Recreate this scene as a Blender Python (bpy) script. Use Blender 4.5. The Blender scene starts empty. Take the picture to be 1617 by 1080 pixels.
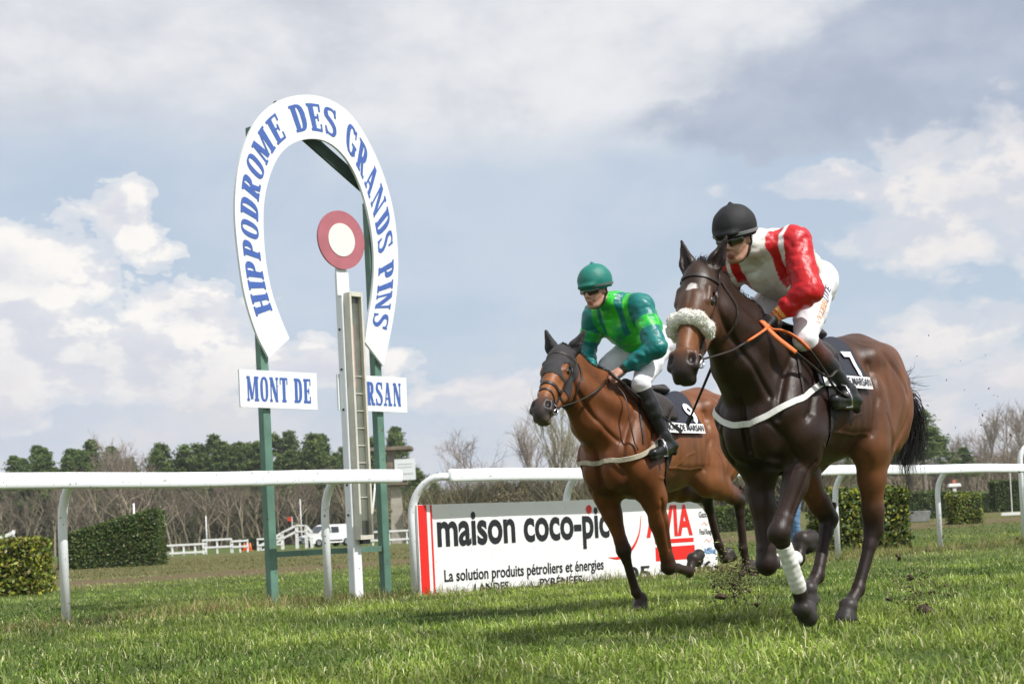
import bpy, bmesh, math, random
import numpy as np
from mathutils import Vector, Matrix, Euler
S = bpy.context.scene
COL = S.collection
rng = np.random.default_rng(7)
random.seed(7)

# ---------------------------------------------------------------- camera, sun, sky, exposure
FPX = 2400.0; PW, PH = 1617.0, 1080.0
ROLL, PITCH = math.radians(2.8), math.radians(1.2)
CX, CY = 808.5, 786.0
CAMP = np.array([0.0, 0.0, 0.625])
_F = np.array([0, math.cos(PITCH), math.sin(PITCH)]); _U0 = np.array([0, -math.sin(PITCH), math.cos(PITCH)]); _R0 = np.array([1.0, 0, 0])
_R = math.cos(ROLL)*_R0 - math.sin(ROLL)*_U0
_U = math.sin(ROLL)*_R0 + math.cos(ROLL)*_U0
cam = bpy.data.cameras.new('camera'); camo = bpy.data.objects.new('camera', cam); COL.objects.link(camo)
camo.matrix_world = Matrix(((_R[0], _U[0], -_F[0], CAMP[0]), (_R[1], _U[1], -_F[1], CAMP[1]), (_R[2], _U[2], -_F[2], CAMP[2]), (0, 0, 0, 1)))
cam.sensor_width = 36.0; cam.lens = FPX/PW*36.0
cam.shift_y = (CY-PH/2)/PW
cam.clip_start = 0.1; cam.clip_end = 5000
cam.dof.use_dof = True; cam.dof.focus_distance = 9.0; cam.dof.aperture_fstop = 5.6
S.camera = camo
SUN = Vector((0.60, -0.48, 0.98)).normalized()
SUN_EL = math.asin(SUN.z); SUN_AZ = math.atan2(SUN.x, SUN.y)
S.view_settings.view_transform = 'Standard'; S.view_settings.look = 'None'
S.view_settings.gamma = 1.0; S.view_settings.use_curve_mapping = False
S.view_settings.exposure = 0.0
S.cycles.use_denoising = True
sl = bpy.data.lights.new('sun', 'SUN'); sl.energy = 5.0; sl.angle = math.radians(0.53); sl.color = (1.0, 0.975, 0.94)
so = bpy.data.objects.new('sun', sl); COL.objects.link(so); so.rotation_euler = (-SUN).to_track_quat('-Z', 'Y').to_euler(); so.location = (20, -10, 25)

def A3(*a): return np.array(a, float)
def ray(px, py): return _F + ((px-CX)/FPX)*_R - ((py-CY)/FPX)*_U
def at(px, py, Y):
    d = ray(px, py); return CAMP + d*(Y/d[1])
def ground_at(px, Y):
    """ground point at depth Y seen in photograph column px (near the horizon line)"""
    py = 837 - 0.049*(px-808) + FPX*0.625/Y
    q = at(px, py, Y); return np.array([q[0], q[1], 0.0])

def build_world():
    W = bpy.data.worlds.new('World'); S.world = W; W.use_nodes = True
    nt = W.node_tree; N = nt.nodes; L = nt.links; N.clear()
    def nd(t, **k):
        n = N.new(t)
        for a, b in k.items(): setattr(n, a, b)
        return n
    def mth(op, a, b=None, c=None, clamp=False):
        n = nd('ShaderNodeMath', operation=op); n.use_clamp = clamp
        for i, v in enumerate((a, b, c)):
            if v is None: continue
            if isinstance(v, (int, float)): n.inputs[i].default_value = v
            else: L.new(v, n.inputs[i])
        return n.outputs[0]
    def mix(f, a, b):
        n = nd('ShaderNodeMix', data_type='RGBA'); n.clamp_factor = True
        for s, v in ((0, f), (6, a), (7, b)):
            if isinstance(v, tuple): n.inputs[s].default_value = v + (1,)
            elif isinstance(v, (int, float)): n.inputs[s].default_value = v
            else: L.new(v, n.inputs[s])
        return n.outputs[2]
    def ramp(v, pts, interp='EASE'):
        n = nd('ShaderNodeValToRGB'); n.color_ramp.interpolation = interp
        e = n.color_ramp.elements
        while len(e) < len(pts): e.new(0.5)
        for i, (p, c) in enumerate(pts):
            e[i].position = p; e[i].color = (c, c, c, 1) if isinstance(c, (int, float)) else tuple(c)+(1,)
        L.new(v, n.inputs[0]); return n.outputs[0]
    sky = nd('ShaderNodeTexSky', sky_type='NISHITA'); sky.sun_disc = False
    sky.sun_elevation = SUN_EL; sky.sun_rotation = SUN_AZ; sky.air_density = 1.0; sky.dust_density = 1.5; sky.ozone_density = 1.2
    tc = nd('ShaderNodeTexCoord'); sep = nd('ShaderNodeSeparateXYZ'); L.new(tc.outputs['Generated'], sep.inputs[0])
    x, y, z = sep.outputs
    az = mth('ARCTAN2', x, y)                       # 0 ahead, + to the right
    hyp = mth('SQRT', mth('ADD', mth('MULTIPLY', x, x), mth('MULTIPLY', y, y)))
    el = mth('ARCTAN2', z, hyp)
    # flat-deck coordinates (a cloud layer overhead seen in perspective)
    zz = mth('MAXIMUM', mth('ADD', z, 0.10), 0.03)
    dx = mth('DIVIDE', x, zz); dy = mth('DIVIDE', y, zz)
    def vec(a, b, c=0.0):
        n = nd('ShaderNodeCombineXYZ')
        for i, v in enumerate((a, b, c)):
            if isinstance(v, (int, float)): n.inputs[i].default_value = v
            else: L.new(v, n.inputs[i])
        return n.outputs[0]
    def noise(v, sc, det=8, rough=0.55, dist=0.0):
        n = nd('ShaderNodeTexNoise'); n.inputs['Scale'].default_value = sc; n.inputs['Detail'].default_value = det
        n.inputs['Roughness'].default_value = rough; n.inputs['Distortion'].default_value = dist
        L.new(v, n.inputs['Vector']); return n.outputs['Fac']
    ang = vec(az, mth('MULTIPLY', el, 1.6), 0.0)
    ang2 = vec(mth('ADD', az, 0.012), mth('MULTIPLY', mth('ADD', el, 0.012), 1.6), 0.0)   # a step towards the sun: relief of the cumulus
    n_big = noise(ang, 5.0, 9, 0.55, 0.25)
    n_puf = noise(ang, 13.0, 12, 0.58, 0.1)
    n_puf2 = noise(ang2, 13.0, 12, 0.58, 0.1)
    n_deck = noise(vec(dx, dy, 0.0), 0.55, 8, 0.55, 0.3)
    def nvec(sc, det, off):
        n = nd('ShaderNodeTexNoise'); n.inputs['Scale'].default_value = sc; n.inputs['Detail'].default_value = det; n.inputs['Roughness'].default_value = .55
        L.new(vec(mth('ADD', az, off), mth('MULTIPLY', el, 1.4), off), n.inputs['Vector']); return mth('SUBTRACT', n.outputs['Fac'], 0.5)
    azw = mth('ADD', az, mth('ADD', mth('MULTIPLY', nvec(9.0, 6, 3.1), 0.15), mth('MULTIPLY', nvec(30.0, 6, 7.7), 0.03)))
    elw = mth('ADD', el, mth('ADD', mth('MULTIPLY', nvec(9.0, 6, 11.3), 0.09), mth('MULTIPLY', nvec(30.0, 6, 5.2), 0.03)))
    def blob(a0, e0, ra, re):
        u = mth('DIVIDE', mth('SUBTRACT', azw, a0), ra); v = mth('DIVIDE', mth('SUBTRACT', elw, e0), re)
        return mth('SUBTRACT', 1.0, mth('SQRT', mth('ADD', mth('MULTIPLY', u, u), mth('MULTIPLY', v, v))))
    def bp(px, py, rx, ry):
        d = ray(px, py); a = math.atan2(d[0], d[1]); e = math.atan2(d[2], math.hypot(d[0], d[1]))
        return blob(a, e, rx/FPX, ry/FPX)
    def mx(*a):
        r = a[0]
        for b in a[1:]: r = mth('MAXIMUM', r, b)
        return r
    # clear sky, lifted by thin high haze
    skyl = nd('ShaderNodeMix', data_type='RGBA'); skyl.blend_type = 'MULTIPLY'; skyl.inputs[0].default_value = 1.0
    L.new(sky.outputs[0], skyl.inputs[6]); skyl.inputs[7].default_value = (SKYS, SKYS, SKYS, 1)
    clear = mix(0.75, skyl.outputs[2], (0.55, 0.64, 0.755))
    # a broad thin veil of stratocumulus
    veil = ramp(mth('ADD', n_big, mth('MULTIPLY', mth('SUBTRACT', n_deck, 0.5), 0.9)), [(0.36, 0.0), (0.62, 1.0)])
    col = mix(mth('MULTIPLY', veil, 0.75), clear, (0.58, 0.645, 0.74))
    # high grey deck, top of the picture and above
    top = mth('ADD', mth('MULTIPLY', mth('SUBTRACT', el, 0.235), 9.0), mth('MULTIPLY', mth('SUBTRACT', n_deck, 0.5), 2.6))
    topm = ramp(top, [(0.0, 0.0), (0.55, 1.0)])
    deckc = mix(ramp(mth('ADD', mth('MULTIPLY', n_deck, .6), mth('MULTIPLY', n_puf, .4)), [(0.36, 0.0), (0.62, 1.0)]), (0.54, 0.565, 0.63), (0.83, 0.83, 0.84))
    col = mix(mth('MULTIPLY', topm, 0.85), col, deckc)
    # dark bank at the upper right
    dk = mx(bp(1420, 120, 430, 150), bp(1610, 60, 320, 160), bp(1230, 200, 300, 60))
    dkm = ramp(mth('ADD', dk, mth('MULTIPLY', mth('SUBTRACT', n_big, 0.5), 1.6)), [(0.0, 0.0), (0.55, 1.0)])
    col = mix(mth('MULTIPLY', dkm, 0.88), col, mix(ramp(n_puf, [(0.36, 0.0), (0.64, 1.0)]), (0.37, 0.43, 0.545), (0.45, 0.505, 0.61)))
    # cumulus: left bank, low right bank, a smaller head further right
    cuL = mx(bp(60, 420, 170, 95), bp(215, 365, 95, 75), bp(300, 470, 160, 85), bp(20, 520, 280, 100), bp(190, 550, 340, 90), bp(480, 575, 240, 50), bp(20, 660, 80, 50))
    cuR = mx(bp(1600, 290, 330, 120), bp(1480, 380, 260, 70), bp(1300, 290, 190, 45), bp(1540, 520, 150, 85), bp(1640, 630, 240, 80), bp(1200, 600, 200, 40), bp(760, 620, 260, 45))
    bumps = mth('ADD', mth('MULTIPLY', mth('SUBTRACT', n_puf, 0.5), 1.5), mth('MULTIPLY', mth('SUBTRACT', n_big, 0.5), 1.1))
    outer = ramp(mth('ABSOLUTE', az), [(0.36, 0.0), (0.5, 1.0)])
    cuo = mth('ADD', mth('MULTIPLY', mth('SUBTRACT', n_big, 0.5), 3.0), mth('SUBTRACT', 0.25, mth('MULTIPLY', el, 1.2)))
    relief = mth('ADD', 0.5, mth('MULTIPLY', mth('SUBTRACT', n_puf, n_puf2), 8.0), clamp=True)
    def cumulus(col, env, lit, shade, amount, edge, gate=None):
        v = mth('ADD', env, bumps)
        if gate is not None: v = gate(v)
        m = ramp(v, edge)
        dpt = ramp(mth('SUBTRACT', mth('MULTIPLY', v, 0.9), mth('MULTIPLY', relief, 0.45)), [(0.0, 0.0), (0.80, 1.0)])
        c = mix(dpt, lit, shade); c = mix(ramp(relief, [(0.30, 0.0), (0.75, 1.0)]), mix(0.45, c, (0.63, 0.65, 0.73)), c)
        return mix(mth('MULTIPLY', m, amount), col, c)
    col = cumulus(col, cuR, (0.89, 0.84, 0.81), (0.64, 0.66, 0.715), 0.88, [(0.05, 0.0), (0.30, 0.5), (0.70, 1.0)])
    col = cumulus(col, cuL, (0.96, 0.925, 0.88), (0.67, 0.685, 0.745), 0.92, [(0.10, 0.0), (0.17, 0.5), (0.42, 1.0)], gate=lambda v: mth('MAXIMUM', v, mth('SUBTRACT', mth('MULTIPLY', cuo, outer), mth('SUBTRACT', 1.0, outer))))
    # flat grey bases and haze towards the horizon
    lowm = ramp(mth('ADD', mth('MULTIPLY', el, -9.0), mth('ADD', 1.35, mth('ADD', mth('MULTIPLY', mth('SUBTRACT', n_big, 0.5), 2.2), mth('MULTIPLY', mth('SUBTRACT', n_puf, 0.5), 1.0)))), [(0.0, 0.0), (1.0, 1.0)])
    col = mix(mth('MULTIPLY', lowm, 0.72), col, mix(ramp(n_puf, [(0.35, 0.0), (0.65, 1.0)]), (0.575, 0.615, 0.70), (0.72, 0.70, 0.715)))
    bg = nd('ShaderNodeBackground'); bg.inputs[1].default_value = 1.07
    L.new(col, bg.inputs[0])
    out = nd('ShaderNodeOutputWorld'); L.new(bg.outputs[0], out.inputs[0])
SKYS = 0.10
build_world()

# ---------------------------------------------------------------- helpers: tags, meshes, materials
def tag(o, label=None, cat=None, group=None, kind=None):
    for k, v in (('label', label), ('category', cat), ('group', group), ('kind', kind)):
        if v: o[k] = v
    return o
def empty(name, loc=(0, 0, 0), rz=0.0, label=None, cat=None, group=None):
    o = bpy.data.objects.new(name, None); COL.objects.link(o); o.location = loc; o.rotation_euler.z = rz
    o.empty_display_size = 0.2
    return tag(o, label, cat, group)
def mesh_np(V, F4=None, F3=None):
    me = bpy.data.meshes.new('m'); V = np.asarray(V, np.float32)
    n4 = 0 if F4 is None else len(F4); n3 = 0 if F3 is None else len(F3)
    me.vertices.add(len(V)); me.vertices.foreach_set('co', V.ravel())
    loops = []; starts = []
    if n4: loops.append(np.asarray(F4, np.int32).ravel())
    if n3: loops.append(np.asarray(F3, np.int32).ravel())
    lp = np.concatenate(loops); me.loops.add(len(lp)); me.loops.foreach_set('vertex_index', lp)
    st = np.concatenate([np.arange(n4)*4, n4*4+np.arange(n3)*3]).astype(np.int32)
    me.polygons.add(n4+n3); me.polygons.foreach_set('loop_start', st)
    me.update(calc_edges=True); me.validate()
    return me
def link(name, me, m=None, parent=None, smooth=False):
    me.name = name
    o = bpy.data.objects.new(name, me); COL.objects.link(o)
    if m is not None:
        for q in (m if isinstance(m, (list, tuple)) else [m]): me.materials.append(q)
    if parent is not None: o.parent = parent
    if smooth: me.polygons.foreach_set('use_smooth', np.ones(len(me.polygons), bool))
    return o
class MB:
    """collects boxes, tubes, lathes, polygons into one mesh"""
    def __init__(s): s.v = []; s.f = []; s.mi = []; s.n = 0
    def add(s, V, F, mi=0):
        V = [tuple(map(float, p)) for p in V]
        s.v += V; s.f += [tuple(i+s.n for i in f) for f in F]; s.mi += [mi]*len(F); s.n += len(V)
    def box(s, c, d, R=None, mi=0, taper=1.0):
        c = np.array(c, float); h = np.array(d, float)/2; P = []
        for z in (-1, 1):
            t = taper if z > 0 else 1.0
            for x, y in ((-1, -1), (1, -1), (1, 1), (-1, 1)):
                q = np.array([x*h[0]*t, y*h[1]*t, z*h[2]]); P.append(c+(R@q if R is not None else q))
        s.add(P, [(3, 2, 1, 0), (4, 5, 6, 7), (0, 1, 5, 4), (1, 2, 6, 5), (2, 3, 7, 6), (3, 0, 4, 7)], mi)
    def tube(s, P, r, n=8, mi=0, flat=None, caps=True):
        P = [np.array(p, float) for p in P]; m = len(P); rs = r if isinstance(r, (list, tuple, np.ndarray)) else [r]*m
        rings = []; up = None
        for i in range(m):
            t = P[min(i+1, m-1)]-P[max(i-1, 0)]; t = t/(np.linalg.norm(t)+1e-12)
            if up is None:
                a = np.array([0, 0, 1.0]) if abs(t[2]) < 0.9 else np.array([1.0, 0, 0]); up = a-t*(a@t)
            else: up = up-t*(up@t)
            up /= (np.linalg.norm(up)+1e-12); sd = np.cross(t, up)
            ru, rs_ = (rs[i], rs[i]) if flat is None else (rs[i]*flat, rs[i])
            rings.append([P[i]+ru*math.cos(2*math.pi*k/n)*up+rs_*math.sin(2*math.pi*k/n)*sd for k in range(n)])
        V = [p for r_ in rings for p in r_]; F = []
        for i in range(m-1):
            for k in range(n): F.append((i*n+k, i*n+(k+1) % n, (i+1)*n+(k+1) % n, (i+1)*n+k))
        if caps: F += [tuple(range(n-1, -1, -1)), tuple((m-1)*n+k for k in range(n))]
        s.add(V, F, mi)
    def poly(s, pts, o, ex, ey, depth, mi=0):
        """closed 2D outline in the plane (o, ex, ey), extruded by depth along ex x ey; front on the +depth side"""
        o = np.array(o, float); ex = np.array(ex, float); ey = np.array(ey, float); nz = np.cross(ex, ey); nz = nz/np.linalg.norm(nz)
        n = len(pts); A = [o+ex*p[0]+ey*p[1] for p in pts]; B = [a+nz*depth for a in A]
        s.add(A+B, [tuple(range(n-1, -1, -1)), tuple(range(n, 2*n))]+[(i, (i+1) % n, n+(i+1) % n, n+i) for i in range(n)], mi)
    def strip(s, L, R_, mi=0):
        n = len(L); s.add(list(L)+list(R_), [(i, i+1, n+i+1, n+i) for i in range(n-1)], mi)
    def mesh(s):
        me = bpy.data.meshes.new('m'); me.from_pydata(s.v, [], s.f)
        me.polygons.foreach_set('material_index', s.mi); me.update(); return me
    def build(s, name, m, parent=None, smooth=False): return link(name, s.mesh(), m, parent, smooth)
def bevel(o, w, seg=2, ang=0.6):
    bm = bmesh.new(); bm.from_mesh(o.data)
    bmesh.ops.remove_doubles(bm, verts=bm.verts, dist=1e-5)
    ed = [e for e in bm.edges if len(e.link_faces) == 2 and e.calc_face_angle(0) > ang]
    bmesh.ops.bevel(bm, geom=ed, offset=w, segments=seg, affect='EDGES', profile=0.5)
    bm.to_mesh(o.data); bm.free(); return o

def mat(name, col, rough=0.6, var=0.0, vscale=8.0, bump=0.0, bscale=40.0, metal=0.0, attr=None, spec=0.5, sheen=0.0,
        spots=None, coat=0.0, trans=0.0, col2=None, det=5, alpha=None, obj=True, stretch=None, sub=0.0, bdist=0.01):
    m = bpy.data.materials.new(name); m.use_nodes = True; nt = m.node_tree; N = nt.nodes; L = nt.links
    b = N['Principled BSDF']; b.inputs['Roughness'].default_value = rough; b.inputs['Metallic'].default_value = metal
    b.inputs['Specular IOR Level'].default_value = spec; b.inputs['Coat Weight'].default_value = coat
    b.inputs['Transmission Weight'].default_value = trans; b.inputs['Sheen Weight'].default_value = sheen
    tc = N.new('ShaderNodeTexCoord'); vec = tc.outputs['Object']
    if stretch:
        mp = N.new('ShaderNodeMapping'); mp.inputs['Scale'].default_value = stretch; L.new(vec, mp.inputs[0]); vec = mp.outputs[0]
    def noise(sc, d=det, ro=0.6):
        n = N.new('ShaderNodeTexNoise'); n.inputs['Scale'].default_value = sc; n.inputs['Detail'].default_value = d; n.inputs['Roughness'].default_value = ro
        L.new(vec, n.inputs['Vector']); return n.outputs['Fac']
    base = None
    if attr:
        a = N.new('ShaderNodeAttribute'); a.attribute_name = attr; base = a.outputs['Color']
    def mixn(f, A, B, bt='MIX'):
        n = N.new('ShaderNodeMix'); n.data_type = 'RGBA'; n.blend_type = bt
        for s_, v in ((0, f), (6, A), (7, B)):
            if isinstance(v, tuple): n.inputs[s_].default_value = v+(1,) if len(v) == 3 else v
            elif isinstance(v, (int, float)): n.inputs[s_].default_value = v
            else: L.new(v, n.inputs[s_])
        return n.outputs[2]
    if base is None: base = tuple(col)
    if col2 is not None:
        mr = N.new('ShaderNodeMapRange'); mr.inputs[1].default_value = 0.38; mr.inputs[2].default_value = 0.62; L.new(noise(vscale), mr.inputs[0])
        base = mixn(mr.outputs[0], base, tuple(col2))
    if var > 0:
        mr = N.new('ShaderNodeMapRange'); mr.inputs[1].default_value = 0.3; mr.inputs[2].default_value = 0.7
        mr.inputs[3].default_value = 1-var; mr.inputs[4].default_value = 1+var; L.new(noise(vscale*(1.7 if col2 else 1)), mr.inputs[0])
        cc = N.new('ShaderNodeCombineColor')
        for i in range(3): L.new(mr.outputs[0], cc.inputs[i])
        base = mixn(1.0, base, cc.outputs[0], 'MULTIPLY')
    if spots:   # (scale, threshold, colour): dirt specks
        sc, th, c = spots; mr = N.new('ShaderNodeMapRange'); mr.inputs[1].default_value = th; mr.inputs[2].default_value = th+0.03
        L.new(noise(sc, 3, 0.5), mr.inputs[0]); base = mixn(mr.outputs[0], base, tuple(c))
    if isinstance(base, tuple): b.inputs['Base Color'].default_value = base+(1,)
    else: L.new(base, b.inputs['Base Color'])
    if bump > 0:
        bn = N.new('ShaderNodeBump'); bn.inputs['Strength'].default_value = bump; bn.inputs['Distance'].default_value = bdist
        L.new(noise(bscale, 6), bn.inputs['Height']); L.new(bn.outputs[0], b.inputs['Normal'])
    if sub > 0:      # thin leaves let light through
        tr = N.new('ShaderNodeBsdfTranslucent'); ms = N.new('ShaderNodeMixShader'); ms.inputs[0].default_value = sub
        if isinstance(base, tuple): tr.inputs[0].default_value = base+(1,)
        else: L.new(base, tr.inputs[0])
        L.new(b.outputs[0], ms.inputs[1]); L.new(tr.outputs[0], ms.inputs[2]); L.new(ms.outputs[0], N['Material Output'].inputs[0])
    return m
def set_col(me, C, name='Col'):
    a = me.color_attributes.new(name, 'FLOAT_COLOR', 'POINT'); C = np.asarray(C, np.float32)
    if C.shape[1] == 3: C = np.concatenate([C, np.ones((len(C), 1), np.float32)], 1)
    a.data.foreach_set('color', C.ravel())
def catmull(P, n=8):
    P = [np.array(p, float) for p in P]; Q = [2*P[0]-P[1]]+P+[2*P[-1]-P[-2]]; out = []
    for i in range(1, len(Q)-2):
        for k in range(n):
            t = k/n; a, b, c, d = Q[i-1:i+3]
            out.append(0.5*((2*b)+(-a+c)*t+(2*a-5*b+4*c-d)*t*t+(-a+3*b-3*c+d)*t**3))
    out.append(P[-1]); return out

# ---------------------------------------------------------------- organic shapes: smooth unions of tapered limbs, meshed as one surface
def unit(v): v = np.array(v, float); return v/(np.linalg.norm(v)+1e-12)
class Body:
    def __init__(s): s.p = []; s.post = None
    def rc(s, a, b, ra, rb, k=0.03, col=None, flat=None, op='u'):
        s.p.append(('rc', np.array(a, float), np.array(b, float), ra, rb, k, col, flat, op)); return s
    def el(s, c, r, k=0.03, col=None, R=None, op='u'):
        s.p.append(('el', np.array(c, float), np.array(r, float), None if R is None else np.array(R, float), 0, k, col, None, op)); return s
    def chain(s, pts, rs, k=0.02, col=None, flat=None):
        for i in range(len(pts)-1): s.rc(pts[i], pts[i+1], rs[i], rs[i+1], k, col, flat)
        return s
    @staticmethod
    def dist(q, P):
        if q[0] == 'rc':
            _, a, b, ra, rb, k, col, flat, op = q; p = P-a; ba = b-a
            if flat is not None:
                ax, f = flat; ax = unit(ax); w = p@ax; p = p+np.multiply.outer(w*(1/f-1), ax); bw = ba@ax; ba = ba+ax*(bw*(1/f-1))
            h = np.clip((p@ba)/(ba@ba+1e-12), 0, 1); d = np.sqrt(((p-h[..., None]*ba)**2).sum(-1))-(ra+(rb-ra)*h)
            return d*(min(1.0, flat[1]*1.25) if flat is not None else 1.0)
        _, c, r, R, _, k, col, _, op = q; p = P-c
        if R is not None: p = p@R.T
        k0 = np.sqrt(((p/r)**2).sum(-1)); k1 = np.sqrt(((p/(r*r))**2).sum(-1))
        return k0*(k0-1)/(k1+1e-9)
    @staticmethod
    def comb(D, d, k, op):
        if op == 'u':
            h = np.clip(0.5+0.5*(D-d)/k, 0, 1); return D+(d-D)*h-k*h*(1-h)
        h = np.clip(0.5-0.5*(D+d)/k, 0, 1); return D+(-d-D)*h+k*h*(1-h)
    def eval(s, P):
        P = np.asarray(P, float); D = np.full(P.shape[:-1], 10.0)
        for q in s.p: D = s.comb(D, s.dist(q, P), q[5], q[8])
        if s.post is not None: D = s.post(P, D)
        return D
    def grad(s, P, e=0.004):
        D0 = s.eval(P); G = np.stack([s.eval(P+np.eye(3)[i]*e)-D0 for i in range(3)], -1)
        return G/(np.linalg.norm(G, axis=-1, keepdims=True)+1e-12)
    def bounds(s, q):
        if q[0] == 'rc':
            m = max(q[3], q[4]); lo = np.minimum(q[1], q[2])-m; hi = np.maximum(q[1], q[2])+m
        else:
            m = q[2] if q[3] is None else np.full(3, q[2].max()); lo = q[1]-m; hi = q[1]+m
        return lo, hi
    def mesh(s, h):
        B = [s.bounds(q) for q in s.p if q[8] == 'u']
        lo = np.min([b[0] for b in B], 0)-0.03; hi = np.max([b[1] for b in B], 0)+0.03
        n = np.ceil((hi-lo)/h).astype(int)+1
        ax = [(lo[i]+h*np.arange(n[i])).astype(np.float32) for i in range(3)]
        D = np.full(tuple(n), 0.5, np.float32)
        for q in s.p:
            a, b = s.bounds(q); m = q[5]+2.5*h+0.01
            i0 = np.clip(np.floor((a-m-lo)/h).astype(int), 0, n); i1 = np.clip(np.ceil((b+m-lo)/h).astype(int)+1, 0, n)
            if (i1 <= i0).any(): continue
            sl_ = tuple(slice(i0[i], i1[i]) for i in range(3))
            G = np.stack(np.meshgrid(*[ax[i][sl_[i]] for i in range(3)], indexing='ij'), -1)
            D[sl_] = s.comb(D[sl_], s.dist(q, G).astype(np.float32), q[5], q[8])
        if s.post is not None:
            G = np.stack(np.meshgrid(*ax, indexing='ij'), -1); near = np.abs(D) < 0.08
            D[near] = s.post(G[near].astype(float), D[near])
        return surface_nets(D, lo, h)
    def paint(s, V, tau=0.012):
        W = np.zeros(len(V)); C = np.zeros((len(V), 3))
        for q in s.p:
            if q[6] is None or q[8] != 'u': continue
            w = np.exp(-np.clip(s.dist(q, V), -0.15, 1)/tau); W += w; C += w[:, None]*np.array(q[6])
        return C/(W[:, None]+1e-30)
    def snap(s, P, off=0.0, it=6):
        P = np.array(P, float)
        for _ in range(it):
            D0 = s.eval(P); G = np.stack([s.eval(P+np.eye(3)[i]*.004)-D0 for i in range(3)], -1); G /= np.linalg.norm(G, axis=-1, keepdims=True)+1e-12
            P = P-G*np.clip(D0-off, -0.06, 0.06)[..., None]
        return P
def surface_nets(D, lo, h):
    ins = D < 0; n = D.shape
    c = [slice(0, -1), slice(1, None)]; cnt = np.zeros(tuple(x-1 for x in n), np.int8)
    for i in (0, 1):
        for j in (0, 1):
            for k in (0, 1): cnt += ins[c[i], c[j], c[k]]
    act = np.argwhere((cnt > 0) & (cnt < 8)); idx = np.full(cnt.shape, -1, np.int32); idx[tuple(act.T)] = np.arange(len(act))
    cor = np.array([(i, j, k) for i in (0, 1) for j in (0, 1) for k in (0, 1)])
    val = np.stack([D[tuple((act+o).T)] for o in cor], 1); acc = np.zeros((len(act), 3)); w = np.zeros(len(act))
    for a in range(8):
        for b in range(a+1, 8):
            if np.abs(cor[a]-cor[b]).sum() != 1: continue
            va, vb = val[:, a], val[:, b]; m = (va < 0) != (vb < 0)
            t = np.where(m, va/(va-vb+1e-12), 0)[:, None]; acc += np.where(m[:, None], cor[a]+t*(cor[b]-cor[a]), 0); w += m
    V = lo+h*(act+acc/w[:, None]); Q = []
    for axis in range(3):
        s0 = [slice(None)]*3; s1 = [slice(None)]*3; s0[axis] = slice(0, -1); s1[axis] = slice(1, None)
        A = ins[tuple(s0)]; Bm = ins[tuple(s1)]; e = np.argwhere(A != Bm); u, v = [(1, 2), (2, 0), (0, 1)][axis]
        e = e[(e[:, u] > 0) & (e[:, v] > 0) & (e[:, u] < n[u]-1) & (e[:, v] < n[v]-1)]
        U = np.zeros(3, int); U[u] = 1; W = np.zeros(3, int); W[v] = 1
        q = np.stack([idx[tuple((e-U-W).T)], idx[tuple((e-W).T)], idx[tuple(e.T)], idx[tuple((e-U).T)]], 1)
        fl = ~A[tuple(e.T)]; q[fl] = q[fl][:, ::-1]; Q.append(q)
    return V, np.concatenate(Q)
def body_obj(name, B, h, m, parent, paint=True, tau=0.012, colfn=None, dispfn=None):
    V, Q = B.mesh(h)
    me = mesh_np(V, Q)
    if paint:
        C = B.paint(V, tau)
        if colfn is not None: C = colfn(V, C)
        set_col(me, C)
    return link(name, me, m, parent, smooth=True)
def ribbon(P, Nn, w, t=0.004, mb=None, mi=0):
    """strap along points P with surface normals Nn"""
    mb = mb or MB(); P = np.array(P); n = len(P); T = np.gradient(P, axis=0); T /= np.linalg.norm(T, axis=1, keepdims=True)
    Sd = np.cross(T, Nn); Sd /= np.linalg.norm(Sd, axis=1, keepdims=True); w = np.broadcast_to(np.asarray(w, float), (n,))[:, None]/2
    r = [P+Sd*w, P+Sd*w*0.9+Nn*t, P-Sd*w*0.9+Nn*t, P-Sd*w]; V = np.stack(r, 1).reshape(-1, 3); F = []
    for i in range(n-1):
        for k in range(4): F.append((i*4+k, i*4+(k+1) % 4, (i+1)*4+(k+1) % 4, (i+1)*4+k))
    F += [(3, 2, 1, 0), tuple((n-1)*4+k for k in range(4))]
    mb.add(V, F, mi); return mb
def strap(B, pts, w, off=0.003, t=0.004, seg=8, mb=None, closed=False):
    if closed: pts = list(pts)+[pts[0]]
    P = np.array(catmull(pts, seg)); P = B.snap(P, off); return ribbon(P, B.grad(P), w, t, mb)
def vnoise(P, sc, seed=0):
    """smooth value noise, -1..1"""
    Q = np.asarray(P)*sc+seed*17.3; i = np.floor(Q).astype(np.int64); f = Q-i; f = f*f*(3-2*f); r = 0
    for a in (0, 1):
        for b in (0, 1):
            for c in (0, 1):
                hsh = ((i[..., 0]+a)*73856093) ^ ((i[..., 1]+b)*19349663) ^ ((i[..., 2]+c)*83492791) ^ (seed*2654435761)
                hsh = (hsh ^ (hsh >> 13))*1274126177 & 0xffffffff; hv = ((hsh ^ (hsh >> 16)) & 0xffff)/32767.5-1
                r = r+hv*(f[..., 0] if a else 1-f[..., 0])*(f[..., 1] if b else 1-f[..., 1])*(f[..., 2] if c else 1-f[..., 2])
    return r
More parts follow.
